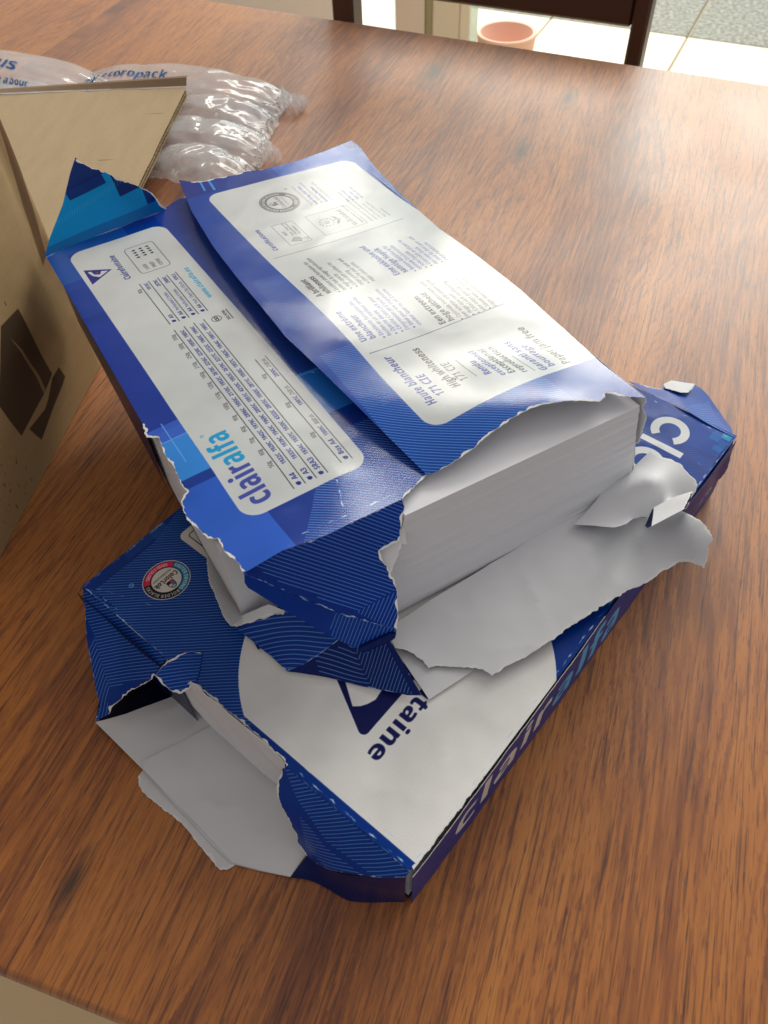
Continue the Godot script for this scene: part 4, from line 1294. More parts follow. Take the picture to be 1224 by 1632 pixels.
func lower_print() -> StandardMaterial3D:
	var r := Rect2(-2, -2, 303, 217)
	var cv := Canvas.new(r, 4.2, Color(0.0, 0.2, 0.54))
	# lighter blue field at the far end
	var q := PackedVector2Array([Vector2(-2, -2), Vector2(75, -2), Vector2(75, 110), Vector2(-2, 110)])
	cv.poly(q, Color(0.035, 0.26, 0.62), 1.0)
	var field := PackedVector2Array([Vector2(-2, -2), Vector2(300, -2), Vector2(300, 214), Vector2(-2, 214)])
	cv.stripes(PackedVector2Array([Vector2(205, 130), Vector2(300, 90), Vector2(300, 205), Vector2(255, 205), Vector2(228, 214), Vector2(205, 214)]), Vector2(289, 187), 0.84, 1.58, 0.3, PALE_LINE, 0.75)
	cv.stripes(PackedVector2Array([Vector2(20, 0), Vector2(60, 0), Vector2(75, 60), Vector2(30, 60), Vector2(22, 30)]), Vector2(34, 12), 0.76, 1.58, 0.5, Color(0.03, 0.12, 0.4), 0.75)
	cv.stripes(PackedVector2Array([Vector2(-2, 48), Vector2(20, 30), Vector2(30, 60), Vector2(-2, 80)]), Vector2(10, 40), 0.5, 1.58, 0.5, Color(0.03, 0.12, 0.4), 0.6)
	squares(cv, [[-1, 1.5, 5.6, 5.2, Color(0.1, 0.62, 0.8), 0.9], [3, 6, 6, 6, Color(0.06, 0.42, 0.72), 0.8], [6, 0.5, 8, 5, Color(0.05, 0.36, 0.68), 0.7], [12, 2, 4, 5, Color(0.07, 0.45, 0.75), 0.6],
		[245, 204, 10, 9, Color(0.1, 0.33, 0.6), 0.6], [232, 200, 13, 6, Color(0.09, 0.3, 0.57), 0.5], [254, 207, 18, 6, Color(0.1, 0.3, 0.58), 0.4]])
	# the big white round field, cut off near the end
	var blob := PackedVector2Array()
	for i in 90:
		var an := TAU * i / 90
		blob.append(Vector2(230, 62) + Vector2(cos(an), sin(an)) * 73.5)
	var cutter := PackedVector2Array([Vector2(0, -5), Vector2(294.5, -5), Vector2(294.5, 140), Vector2(0, 140)])
	for piece in Geometry2D.intersect_polygons(blob, cutter):
		cv.poly(piece, Color(0.905, 0.9, 0.895))
	cv.poly(PackedVector2Array([Vector2(214, -3), Vector2(294.5, -3), Vector2(294.5, 60), Vector2(230, 62), Vector2(200, 2)]), Color(0.905, 0.9, 0.895))
	# triangle emblem and name
	var ink := Color(0.055, 0.085, 0.33)
	var tri := PackedVector2Array()
	for k in [[Vector2(265.4, 51.6), 150.0], [Vector2(228, 51.6), 270.0], [Vector2(246.5, 88), 30.0]]:
		for i in 7:
			var an := deg_to_rad(k[1] - 60.0 * 0 + (i - 3) * 20.0 + (180.0 if k[1] == 150.0 else 0.0))
			tri.append(k[0] + Vector2(cos(an), sin(an)) * 2.6)
	tri = Geometry2D.convex_hull(tri)
	cv.poly(tri, ink)
	cv.poly(PackedVector2Array([Vector2(254.2, 72.2), Vector2(260.6, 62.5), Vector2(258.2, 59.8), Vector2(255.3, 58.0), Vector2(251.5, 56.6), Vector2(246.2, 57.4), Vector2(240, 62), Vector2(236, 70), Vector2(247, 86)]), Color(0.905, 0.9, 0.895))
	cv.text("Clairefontaine", Vector2(173.5, 43.8), 11.2, ink, true, 1.0, 0.0, 1.0, 0.0, 100.0)
	cv.text("Clairefontaine", Vector2(173.8, 43.8), 11.2, ink, true, 1.0, 0.0, 1.0, 0.0, 100.0)
	# big white name at the far end
	var wh := Color(0.86, 0.87, 0.88)
	cv.arc(Vector2(17.8, 31.5), 6.0, 11.0, deg_to_rad(38), deg_to_rad(322), wh)
	cv.rect(29.3, 17.2, 4.6, 25.3, wh)
	cv.arc(Vector2(48, 31.5), 6.0, 11.0, 0, TAU, wh)
	cv.rect(55, 21, 4.6, 21.5, wh)
	cv.rect(63.5, 21, 4.6, 21.5, wh)
	# white label that runs in under the upper pack
	cv.rrect(120, 140, 126.5, 58.3, 4.0, Color(0.84, 0.83, 0.82))
	cv.loop(cv.rr_points(123.5, 143, 119, 51.5, 2.0), 0.5, INK)
	cv.text("A4", Vector2(231, 188), 6.0, INK)
	emblem(cv, Vector2(268.3, 181.3), 1.0, false)
	cv.arc(Vector2(281.8, 192.6), 1.0, 1.35, 0, TAU, PALE_LINE)
	cv.text("R", Vector2(281.2, 193.3), 1.9, PALE_LINE)
	scuff(cv, PackedVector2Array([Vector2(297.2, 1), Vector2(297.4, 66)]), 1, 0.7, 0.6)
	scuff(cv, PackedVector2Array([Vector2(292, 6), Vector2(293.5, 40), Vector2(295, 64)]), 2, 0.45, 0.35)
	scuff(cv, PackedVector2Array([Vector2(297.4, 150), Vector2(297.4, 211.5), Vector2(285, 211.6), Vector2(240, 211.6)]), 3, 0.8, 0.6)
	scuff(cv, PackedVector2Array([Vector2(294, 205), Vector2(288, 190), Vector2(281, 170)]), 4, 0.45, 0.3)
	scuff(cv, PackedVector2Array([Vector2(297, 0.6), Vector2(150, 0.6), Vector2(2, 0.6), Vector2(0.6, 70)]), 5, 0.7, 0.5)
	scuff(cv, PackedVector2Array([Vector2(26, 12), Vector2(36, 1)]), 6, 0.4, 0.5)
	tint(cv, 21, 0.02, 0.07)
	return print_material(cv.texture(), 0.34)


func side_print(key: String) -> StandardMaterial3D:
	var cv := Canvas.new(Rect2(-2, -2, 302, 54), 4.5, Color(0.03, 0.2, 0.54))
	cv.xf = Transform2D(0.0, Vector2(1, -1), 0.0, Vector2.ZERO)
	cv.stripes(PackedVector2Array([Vector2(190, 0), Vector2(300, 0), Vector2(300, 50), Vector2(190, 50)]), Vector2(200, 10), 0.78, 1.6, 0.3, PALE_LINE, 0.35)
	squares(cv, [[90, 28, 60, 22, Color(0.11, 0.36, 0.62), 0.7], [105, 2, 40, 20, Color(0.1, 0.33, 0.6), 0.6], [150, 14, 30, 18, Color(0.1, 0.3, 0.55), 0.5]])
	cv.xf = Transform2D(0.0, Vector2(1, -1), 0.0, Vector2(0, 50))
	cv.text("clair", Vector2(28, 34), 36, Color(0.85, 0.85, 0.84), true, 1.0, 0.0, 1.0, 0.0, 78.0)
	cv.text("alfa", Vector2(107, 34), 36, Color(0.3, 0.68, 0.9), true, 1.0, 0.0, 1.0, 0.0, 66.0)
	return print_material(cv.texture(), 0.35)


const LB := Vector3(0.0025, 0.0496, -0.0795)     # near corner of the lower pack, top
const LS := Vector3(-0.7435, 0, -0.6687)         # along its short side
const LT := Vector3(0.6684, 0, -0.7438)          # along its long side

func build_lower_ream() -> void:
	var c := LB + LS * 0.106 + LT * 0.149
	var ream := thing("paper_ream", "lower blue wrapped paper pack lying flat on the table with its near end torn open", "paper pack", Vector3(c.x, 0, c.z), "packs of printer paper")
	# the sheets inside
	var t := Tris.new()
	var rng := RandomNumberGenerator.new()
	rng.seed = 4
	var lo := LB - Vector3.UP * LB.y
	var n := 70
	for i in n:
		var y := 0.0012 + 0.0466 * i / n
		var h := 0.0466 / n
		t.box(lo + LS * (0.0016 + rng.randf() * 0.0002) + LT * (0.0015 + rng.randf() * 0.0003) + Vector3.UP * y, LS * 0.2086, Vector3.UP * h, LT * 0.2945)
	put("paper_stack", t.mesh(), mats.paper, ream).set_meta("kind", "stuff")
	sheet("lower_top", "top_panel", ream, lower_print(), mats.inside, Rect2(-2, -2, 303, 217), 4.0, 0.12, 0.5)
	sheet("lower_side", "side_panel", ream, side_print("lower_side"), mats.inside, Rect2(-2, -2, 302, 54), 3.0, 0.3)
	blue_piece("lower_torn_bit", "torn_piece", ream)
	blue_piece("lower_left_fold", "end_fold", ream, NAVY, 2.5, 0.25, [0, 2])
	blue_piece("lower_right_fold", "end_fold", ream, NAVY, 2.5, 0.25, [0, 1])
	blue_piece("lower_right_underfold", "end_fold", ream, Color(0.03, 0.1, 0.32))  # shade of this turned-away fold is put into its darker blue
	blue_piece("lower_gusset", "gusset", ream, Color(0.03, 0.09, 0.26))  # same wrapper blue, darkened with the shade of the open end
	blue_piece("lower_inside", "gusset", ream, Color(0.02, 0.05, 0.16))  # shade inside the torn hole is put into this darkest blue
	white_piece("lower_inner_flap", "inner_flap", ream, 3.0, 0.3)
	white_piece("lower_floor_flap", "end_flap", ream, 3.0, 0.1)
	white_piece("lower_end_flap", "end_flap", ream, 3.0, 0.25)
	white_piece("lower_end_flap_layer", "end_flap", ream, 3.0, 0.25)
	white_piece("lower_under_flap", "end_flap", ream, 3.0, 0.1)
	blue_piece("lower_torn_skirt", "torn_side", ream, Color(0.05, 0.17, 0.45))
	blue_piece("lower_far_fold", "end_fold", ream, Color(0.06, 0.25, 0.62))
	white_piece("lower_far_white_bit", "torn_scrap", ream, 1.5, 0.05)
	# hidden left side, far end and bottom
	t = Tris.new()
	t.box(lo + LS * 0.2108 + LT * 0.002 + Vector3.UP * 0.001, LS * 0.0006, Vector3.UP * 0.0478, LT * 0.295)
	put("side_panel", t.mesh(), mats.navy, ream)
	t = Tris.new()
	t.box(lo + LS * 0.002 + LT * 0.2966 + Vector3.UP * 0.001, LS * 0.208, Vector3.UP * 0.0478, LT * 0.0006)
	put("end_panel", t.mesh(), mats.navy, ream)
	t = Tris.new()
	t.box(lo + LS * 0.001 + LT * 0.001 + Vector3.UP * 0.0002, LS * 0.21, Vector3.UP * 0.0006, LT * 0.296)
	put("bottom_panel", t.mesh(), mats.navy, ream)


# ------------------------------------------------------------------ the upper pack
const UB := Vector3(-0.0587, 0.1133, -0.1812)    # its near left corner, top

func u_axes() -> Array:
	var d: Dictionary = sheets["upper_top"]
	return [d.x, d.y]


func label_print(cv: Canvas) -> void:
	# the left label: sizes and codes
	cv.rrect(0, 0, 256.5, 63, 9, PANEL)
	var violet := Color(0.26, 0.31, 0.66)
	var w := cv.text("clair", Vector2(5.6, 15.9), 17.0, violet, true, 1.0, 0.0, 1.0, 0.0, 27.5)
	cv.text("clair", Vector2(5.9, 15.9), 17.0, violet, true, 1.0, 0.0, 1.0, 0.0, 27.5)
	cv.text("alfa", Vector2(5.6 + w, 15.9), 17.0, CYAN, true, 1.0, 0.0, 1.0, 0.0, 24.5)
	cv.text("alfa", Vector2(5.9 + w, 15.9), 17.0, CYAN, true, 1.0, 0.0, 1.0, 0.0, 24.5)
	cv.arc(Vector2(59.4, 4.8), 0.55, 0.9, 0, TAU, CYAN)
	for y in [25.7, 31.5, 37.2, 43.1]:
		cv.line(Vector2(4.8, y), Vector2(145, y), 0.42, INK)
	var weights := ["50g", "60g", "70g", "80g", "90g", "100g", "110g", "120g", "160g", "210g", "250g", "300g", "350g"]
	for i in weights.size():
		cv.text(weights[i], Vector2(21.5 + i * 9.5, 24.3), 3.0, INK, false, 0.86)
	var rows := [["A4", "1922C 1929C 1942C 1979C 2896C 1950C 2110C 1952C 2618C 2216C 2230C 1959C 1985C"], ["A3", "1933C 1939C 1943C 1969C 2895C 1951C 4210C 1953C 2619C 2217C 2232C 1960C 1994C"], ["SRA3", "1934C 1937C 1920C 4332C 28915C 19565C 2811C 1958C 1957C 1963C 1964C 1981C 1995C"]]
	for k in 3:
		var y := 30.2 + k * 5.75
		cv.disc(Vector2(6.6, y - 1.2), 1.15, TEXT_BLUE)
		cv.rect(6.6, y - 2.35, 1.1, 1.15, TEXT_BLUE)
		cv.text(rows[k][0], Vector2(9.4, y), 3.6, TEXT_BLUE)
		var codes: PackedStringArray = rows[k][1].split(" ")
		for i in codes.size():
			cv.text(codes[i], Vector2(20.4 + i * 9.5, y), 3.1, TEXT_BLUE, true, 1.0, 0.0, 1.0, 0.0, 8.0)
	for y in [51.4, 57.2]:
		cv.line(Vector2(7, y), Vector2(97, y), 0.42, INK)
	cv.disc(Vector2(9.2, 54.9), 1.15, TEXT_BLUE)
	cv.rect(9.2, 53.7, 1.1, 1.15, TEXT_BLUE)
	cv.text("Box A4", Vector2(12, 56.0), 3.6, TEXT_BLUE)
	var boxes := [["60g", 28.0, "1989C", "3000 sh."], ["80g", 53.5, "1981C", "2500 sh."], ["90g", 79.5, "2890C", "2100 sh."]]
	for q in boxes:
		cv.text(q[0], Vector2(q[1], 50.2), 3.0, INK, false, 0.86)
		cv.text(q[2], Vector2(q[1] - 1.5, 56.0), 3.1, TEXT_BLUE, true, 1.0, 0.0, 1.0, 0.0, 8.0)
		cv.text(q[3], Vector2(q[1] + 7.5, 56.0), 2.8, INK, false, 0.8, 0.0, 1.0, 0.2)
	for y in [25.9, 31.4, 37.2, 42.9, 48.4]:
		cv.line(Vector2(151, y), Vector2(199, y), 0.42, INK)
	cv.text("80g", Vector2(189.5, 24.4), 3.0, INK, false, 0.86)
	var packs := [["A5", "", "1915C"], ["A4", "Perforated 2 holes", "2979C"], ["A4", "Perforated 4 holes", "2989C"], ["A4", "Pack  Clean Clip 250 sh.", "1979CLC"]]
	for k in 4:
		var y := 30.2 + k * 5.7
		cv.disc(Vector2(153.0, y - 1.2), 1.15, TEXT_BLUE)
		cv.rect(153.0, y - 2.35, 1.1, 1.15, TEXT_BLUE)
		cv.text(packs[k][0], Vector2(156, y), 3.4, TEXT_BLUE)
		cv.text(packs[k][1], Vector2(161.5, y), 2.9, TEXT_BLUE, false, 0.86)
		cv.text(packs[k][2], Vector2(190, y), 3.1, TEXT_BLUE, true, 1.0, 0.0, 1.0, 0.0, 8.0)
	cv.arc(Vector2(141.4, 49.4), 2.5, 2.85, 0, TAU, INK)
	cv.arc(Vector2(140.4, 49.4), 0.6, 1.15, 0, TAU, INK)
	cv.arc(Vector2(142.5, 49.4), 0.6, 1.15, 0, TAU, INK)
	cv.text("ISO 9706", Vector2(136.8, 56.2), 2.4, INK)
	cv.line(Vector2(136.5, 57.4), Vector2(147, 57.4), 0.5, INK)
	cv.text("www.clairalfa.eu", Vector2(162.6, 56.4), 4.3, CYAN, true, 1.0, 0.0, 1.0, 0.0, 37.0)
	# printer table
	cv.loop(cv.rr_points(208, 31, 33, 18.6, 2.6), 0.32, INK)
	var devices := ["LASER", "INKJET", "COPIER"]
	for k in 3:
		var y := 36.9 + k * 4.4
		cv.text(devices[k], Vector2(211, y), 2.8, INK, false, 0.9)
		for i in 4:
			var c := Vector2(227.6 + i * 3.0, y - 0.8)
			cv.disc(c, 0.85, INK)
			cv.poly(PackedVector2Array([c + Vector2(-0.6, -0.5), c + Vector2(0.6, -0.5), c + Vector2(0, -1.7)]), INK)
	# triangle emblem
	cv.poly(PackedVector2Array([Vector2(233.6, 3.2), Vector2(215.3, 2.8), Vector2(224.4, 17.9)]), TEXT_BLUE)
	cv.poly(PackedVector2Array([Vector2(229.9, 4.5), Vector2(224, 6.0), Vector2(220.5, 9.0), Vector2(224.2, 15.6), Vector2(226.4, 11.8), Vector2(223.2, 10.2), Vector2(225, 7.3), Vector2(229.6, 6.5)]), PANEL)
	cv.poly(PackedVector2Array([Vector2(226.5, 7.8), Vector2(225.2, 8.8), Vector2(225.7, 10.2), Vector2(227.2, 9.8)]), Color(0.7, 0.3, 0.35), 0.6)
	cv.text("Clairefontaine", Vector2(208, 24.3), 5.0, TEXT_BLUE, true, 1.0, 0.0, 1.0, 0.0, 31.5)


func list_print(cv: Canvas, at: Vector2, head: Array, lines: Array, c: Color) -> void:
	var y := at.y
	for h in head:
		cv.text(h, Vector2(at.x, y), 5.0, c, true, 0.92)
		y += 5.4
	y -= 0.6
	for l in lines:
		if l.begins_with("-"):
			cv.disc(Vector2(at.x - 1.2, y - 1.0), 0.6, c)
			cv.text(l.substr(1), Vector2(at.x + 0.6, y), 3.2, c, false, 0.94)
		else:
			cv.text(l, Vector2(at.x - 1.6, y), 3.2, c, false, 0.94)
		y += 3.75


func flap_print(cv: Canvas) -> void:
	cv.rrect(-3, 95, 260.5, 109, 9, PANEL)
	var blue := Color(0.12, 0.16, 0.55)
	var grey := Color(0.42, 0.42, 0.44)
	cv.text("Haute blancheur", Vector2(11, 107.6), 6.4, blue, true, 1.0, 0.0, 1.0, 0.12, 42.5)
	cv.text("171 CIE", Vector2(14, 114.6), 6.2, blue, true, 1.0, 0.0, 1.0, 0.12, 20.0)
	cv.text("High whiteness", Vector2(14.6, 124.0), 6.2, INK, true, 1.0, 0.0, 1.0, 0.12, 38.0)
	cv.text("171 CIE", Vector2(16.5, 130.4), 6.0, INK, false, 1.0, 0.0, 1.0, 0.12, 19.0)
	cv.line(Vector2(16, 134.6), Vector2(34, 134.6), 0.3, INK)
	cv.text("Rendu", Vector2(13.5, 142.4), 5.0, blue, true, 1.0, 0.0, 1.0, 0.12)
	cv.text("exceptionnel", Vector2(8.5, 147.2), 4.4, blue, true, 1.0, 0.0, 1.0, 0.12)
	cv.text("Exceptional", Vector2(7.5, 152.4), 4.8, INK, true, 1.0, 0.0, 1.0, 0.12)
	cv.text("reproduction", Vector2(4.5, 157.4), 4.6, INK, true, 1.0, 0.0, 1.0, 0.12)
	cv.line(Vector2(3, 160.6), Vector2(21, 160.6), 0.3, INK)
	cv.text("Garanti sans", Vector2(0.5, 167.4), 5.6, blue, true, 1.0, 0.0, 1.0, 0.12, 32.0)
	cv.text("bourrage", Vector2(1.5, 173.0), 5.6, blue, true, 1.0, 0.0, 1.0, 0.12, 24.0)
	cv.text("Paper jam free", Vector2(-0.5, 181.5), 6.2, INK, true, 1.0, 0.0, 1.0, 0.12, 39.0)
	cv.line(Vector2(59.5, 99), Vector2(59.5, 186), 0.45, Color(0.2, 0.22, 0.42))
	list_print(cv, Vector2(68.5, 103.6), ["Une extrême", "blancheur"], ["-Excellente formation des", "feuilles et un meilleur rendu", "-Opacité élevée", "-Certifié ColorLok® pour", "l'impression jet d'encre", "-Idéal pour vos impressions", "couleur laser ou jet d'encre"], blue)
	list_print(cv, Vector2(61.5, 148.5), ["Een extreem", "hoge witheid"], ["-Optimale bladformatie voor", "zeer scherpe afdrukweergave", "-Hoge opaciteit", "-ColorLok® certificering", "voor inkjet gebruik", "-Ideaal voor uw laser en", "inkjet kleurenafdrukken"], INK)
	list_print(cv, Vector2(115.0, 103.6), ["A brilliant", "whiteness"], ["-Excellent sheet formation for", "better text & image reproduction", "-High opacity", "-ColorLok® certified for", "inkjet printing", "-Ideal for your laser and", "inkjet colour prints"], INK)
	list_print(cv, Vector2(112.0, 152.0), ["Eine exklusive und", "samtige Haptik"], ["-Bessere Blattbildung für", "optimale Druckresultate", "-Hohe Opazität", "-ColorLok® zertifiziert für", "den Inkjet Druck", "-Ideal für Ihre Laser- und", "Inkjet-Farbdrucke"], blue)
	cv.line(Vector2(167.5, 99), Vector2(167.5, 190), 0.45, grey)
	cv.text("Certifications", Vector2(175, 106.4), 4.2, blue, true, 1.0, 0.0, 1.0, 0.12, 27.5)
	cv.loop(PackedVector2Array([Vector2(176, 115), Vector2(202.5, 115), Vector2(202.5, 129.5), Vector2(176, 129.5)]), 0.35, grey)
	cv.poly(PackedVector2Array([Vector2(178, 123.6), Vector2(180.6, 118), Vector2(184, 121.4), Vector2(182.4, 124.6)]), grey, 0.4)
	cv.loop(PackedVector2Array([Vector2(178, 123.6), Vector2(180.6, 118), Vector2(184, 121.4), Vector2(182.4, 124.6)]), 0.4, grey)
	cv.line(Vector2(180.3, 124.6), Vector2(180.3, 127), 0.5, grey)
	cv.text("FSC", Vector2(177.6, 128.9), 2.4, grey)
	cv.text("MIX", Vector2(188, 119.5), 2.8, grey)
	cv.text("Papier | Supporting", Vector2(186.2, 122.6), 1.7, grey)
	cv.text("responsible forestry", Vector2(186.2, 124.8), 1.7, grey)
	cv.text("FSC C006467", Vector2(186.2, 127.6), 1.8, grey)
	cv.loop(PackedVector2Array([Vector2(176, 139), Vector2(203, 139), Vector2(203, 169), Vector2(176, 169)]), 0.35, grey)
	for i in 12:
		var an := TAU * i / 12
		cv.disc(Vector2(190, 147.5) + Vector2(cos(an), sin(an)) * 4.6, 0.55, grey)
	cv.arc(Vector2(190, 147.5), 1.2, 1.7, 0.6, 5.2, grey)
	cv.line(Vector2(188.6, 147.5), Vector2(192, 147.5), 0.5, grey)
	cv.line(Vector2(190.5, 152.5), Vector2(189.4, 157.5), 0.8, grey)
	cv.poly(PackedVector2Array([Vector2(189.6, 156.6), Vector2(185.6, 154.6), Vector2(184.6, 152.2), Vector2(188.4, 153.8)]), grey)
	cv.poly(PackedVector2Array([Vector2(189.8, 156.6), Vector2(193.4, 155.6), Vector2(195.4, 153.4), Vector2(191.8, 154)]), grey)
	cv.text("EU", Vector2(178, 163), 3.6, grey)
	cv.text("Ecolabel", Vector2(183.4, 163), 5.0, grey, true, 0.85)
	cv.text("www.ecolabel.eu  FR/011/003", Vector2(178, 167.4), 1.9, grey)
	emblem(cv, Vector2(227, 133.5), 1.08, true)
	cv.text("®", Vector2(239.5, 146), 3.0, grey)
	var small := ["The ColorLok standard means", "Faster drying, vivid colors", "Der Standard ColorLok bedeutet", "Schnelleres Trocknen", "Le standard ColorLok signifie"]
	for i in small.size():
		cv.text(small[i], Vector2(213, 151 + i * 3.6), 2.7, blue if i % 2 else grey, i % 2 == 1, 0.8)
	var fine := ["Ecolabel awarded to goods or services", "meeting the environmental requirements", "of the EU Ecolabel scheme", "Papier issu de forêts gérées", "durablement"]
	for i in fine.size():
		cv.text(fine[i], Vector2(176, 173.5 + i * 3.2), 2.3, grey, false, 0.85)
	for i in 4:
		cv.text(["Made in France", "by Clairefontaine", "Papier blanc", "A4 210 x 297 mm"][i], Vector2(206, 174 + i * 3.4), 2.4, blue, false, 0.9)


func build_upper_ream() -> void:
	var ax := u_axes()
	var ut: Vector3 = ax[0]
	var us: Vector3 = ax[1]
	var c := UB + us * 0.104 + ut * 0.145
	var ream := thing("paper_ream", "upper blue wrapped paper pack lying across the other, end torn open showing its sheets", "paper pack", Vector3(c.x, 0.0515, c.z), "packs of printer paper")
	var print_xf := Transform2D(deg_to_rad(-2.2), Vector2(24.5, 12.2))
	# sheets of paper: the ends lie a little uneven, the lower ones pushed forward
	var t := Tris.new()
	var rng := RandomNumberGenerator.new()
	rng.seed = 9
	var layers := 170
	var slow := noise(31, 0.09, 2)
	var base := 0.0527
	var up := func(s: float, a: float, k: float) -> Vector3:
		var q := UB + us * s + ut * a - Vector3.UP * 0.0026
		return Vector3(q.x, lerpf(base, q.y, k), q.z)
	for i in layers:
		var k0 := float(i) / layers
		var k1 := (i + 1.0) / layers - 0.0006
		var a0 := lerpf(-0.0165, -0.0065, k0) + slow.get_noise_1d(i * 0.6) * 0.0005 + rng.randf_range(-0.00006, 0.00005)
		var s0 := -0.0035 + rng.randf_range(-0.0002, 0.0002)
		var s1 := 0.2068 + rng.randf_range(-0.00025, 0.00025)
		# at the left corner the ends are pushed back under the torn wrapper
		var in_ := lerpf(0.05, 0.0735, k0)
		var ring := [[s0, 0.017], [0.0215, 0.0165], [in_ - 0.001, 0.0085], [in_, a0], [s1, a0], [s1, 0.288], [s0, 0.288]]
		var lo := []
		var hi := []
		for q in ring:
			lo.append(up.call(q[0], q[1], k0))
			hi.append(up.call(q[0], q[1], k1))
		for j in 7:
			var j1 := (j + 1) % 7
			var e: Vector3 = hi[j1] - hi[j]
			var out := Vector3(e.z, 0, -e.x)
			if out.dot(hi[j] + hi[j1] - up.call(0.1, 0.14, k1) * 2.0) < 0:
				out = -out
			t.quad(lo[j], lo[j1], hi[j1], hi[j], out)
		if true:
			for tri in [[0, 1, 6], [1, 2, 6], [2, 5, 6], [2, 3, 4], [2, 4, 5]]:
				t.flat(hi[tri[0]], hi[tri[1]], hi[tri[2]], Vector3.UP)
	put("paper_stack", t.mesh(), mats.paper, ream).set_meta("kind", "stuff")
	# left half of the wrapper's top
	var r := Rect2(-8, -14, 318, 148)
	var cv := Canvas.new(r, 4.2, ROYAL)
	cv.xf = print_xf
	squares(cv, [[-30, -30, 62, 40, Color(0.2, 0.42, 0.86), 0.7], [38, -24, 36, 24, Color(0.2, 0.58, 0.92), 0.85], [66, -24, 12, 24, Color(0.2, 0.36, 0.78), 0.9], [78, -24, 100, 24, Color(0.06, 0.2, 0.6), 0.8], [185, -24, 40, 24, Color(0.07, 0.24, 0.62), 0.7], [225, -24, 60, 24, Color(0.07, 0.33, 0.66), 0.8],
		[256, 0, 30, 40, Color(0.1, 0.36, 0.7), 0.5], [262, 45, 30, 30, Color(0.07, 0.16, 0.55), 0.7], [40, 62, 34, 50, Color(0.14, 0.47, 0.82), 0.85], [74, 62, 20, 50, Color(0.12, 0.26, 0.6), 0.8], [94, 62, 180, 60, Color(0.13, 0.24, 0.58), 0.75], [-30, 62, 66, 60, Color(0.08, 0.18, 0.55), 0.8]])
	cv.line(Vector2(72.5, 60), Vector2(72.5, 100), 0.9, Color(0.3, 0.6, 0.92))
	cv.line(Vector2(48, -8), Vector2(80, -8), 0.5, Color(0.4, 0.65, 0.95))
	cv.line(Vector2(66.5, -20), Vector2(66.5, 0), 0.6, Color(0.4, 0.65, 0.95))
	cv.stripes(PackedVector2Array([Vector2(-30, 12), Vector2(8, 40), Vector2(26, 63), Vector2(28, 100), Vector2(-30, 100)]), Vector2(-5, 43), 2.3, 1.6, 0.32, PALE_LINE, 0.9)
	cv.stripes(PackedVector2Array([Vector2(150, 62), Vector2(235, 62), Vector2(235, 100), Vector2(150, 100)]), Vector2(190, 63), 2.3, 1.6, 0.3, PALE_LINE, 0.25)
	label_print(cv)
	scuff(cv, PackedVector2Array([Vector2(-22, 2), Vector2(-24, 40), Vector2(-23, 62)]), 7, 0.9, 0.6)
	scuff(cv, PackedVector2Array([Vector2(-1, 44), Vector2(-12, 40), Vector2(-23, 36)]), 8, 0.7, 0.5)
	scuff(cv, PackedVector2Array([Vector2(88, 52), Vector2(76, 62), Vector2(70, 74)]), 9, 0.5, 0.2)
	scuff(cv, PackedVector2Array([Vector2(261, -18), Vector2(270, 20), Vector2(280, 60)]), 10, 0.7, 0.4)
	tint(cv, 22, 0.02, 0.05)
	sheet("upper_top", "top_panel", ream, print_material(cv.texture(), 0.2, 0.46), mats.inside, r, 3.0, 0.08, 0.2)
	# the loose flap over the right half
	r = Rect2(-10, 74, 328, 152)
	cv = Canvas.new(r, 4.2, Color(0.0, 0.25, 0.62))
	cv.xf = print_xf
	squares(cv, [[260, 80, 40, 24, Color(0.06, 0.17, 0.5), 0.8], [258, 104, 40, 40, Color(0.05, 0.2, 0.55), 0.7], [256, 150, 40, 60, Color(0.14, 0.37, 0.74), 0.8], [4, 203, 30, 14, Color(0.12, 0.42, 0.75), 0.9], [34, 203, 10, 14, Color(0.1, 0.22, 0.55), 0.9], [44, 203, 16, 14, Color(0.16, 0.5, 0.8), 0.7], [120, 203, 150, 14, Color(0.16, 0.36, 0.7), 0.7]])
	cv.line(Vector2(264, 98), Vector2(294, 103), 1.4, Color(0.2, 0.55, 0.88))
	cv.line(Vector2(262, 104), Vector2(294, 108), 1.6, Color(0.2, 0.55, 0.88))
	cv.stripes(PackedVector2Array([Vector2(-40, 76), Vector2(70, 76), Vector2(70, 100), Vector2(20, 96), Vector2(-2, 110), Vector2(-2, 160), Vector2(-40, 160)]), Vector2(-5, 100), 2.3, 1.6, 0.32, PALE_LINE, 0.85)
	cv.stripes(PackedVector2Array([Vector2(95, 76), Vector2(150, 76), Vector2(150, 96), Vector2(95, 96)]), Vector2(100, 90), 2.3, 1.6, 0.3, PALE_LINE, 0.4)
	flap_print(cv)
	tint(cv, 23, 0.02, 0.04)
	sheet("upper_flap", "loose_flap", ream, print_material(cv.texture(), 0.15, 0.46), mats.inside, r, 3.0, 0.06, 0.12)
	# folds and torn pieces round the ends
	r = bounds("upper_far_fold")
	cv = Canvas.new(r, 6.0, Color(0.0, 0.58, 0.88))
	squares(cv, [[0, 30, 90, 30, Color(0.05, 0.15, 0.45), 0.9], [30, 24, 24, 8, Color(0.04, 0.17, 0.48), 0.9], [58, 14, 26, 14, Color(0.05, 0.14, 0.42), 0.9], [72, 4, 14, 10, Color(0.06, 0.17, 0.48), 0.9], [0, -4, 90, 8, Color(0.08, 0.36, 0.68), 0.6]])
	cv.stripes(PackedVector2Array([Vector2(8, 12), Vector2(62, 20), Vector2(62, 23), Vector2(8, 15)]), Vector2(10, 12), 1.2, 1.6, 0.4, PALE_LINE, 0.4)
	sheet("upper_far_fold", "end_fold", ream, print_material(cv.texture()), mats.inside, r, 2.5, 0.3)
	blue_piece("upper_front_fold", "end_fold", ream, Color(0.0, 0.17, 0.53), 2.5, 0.25, [0, 4])
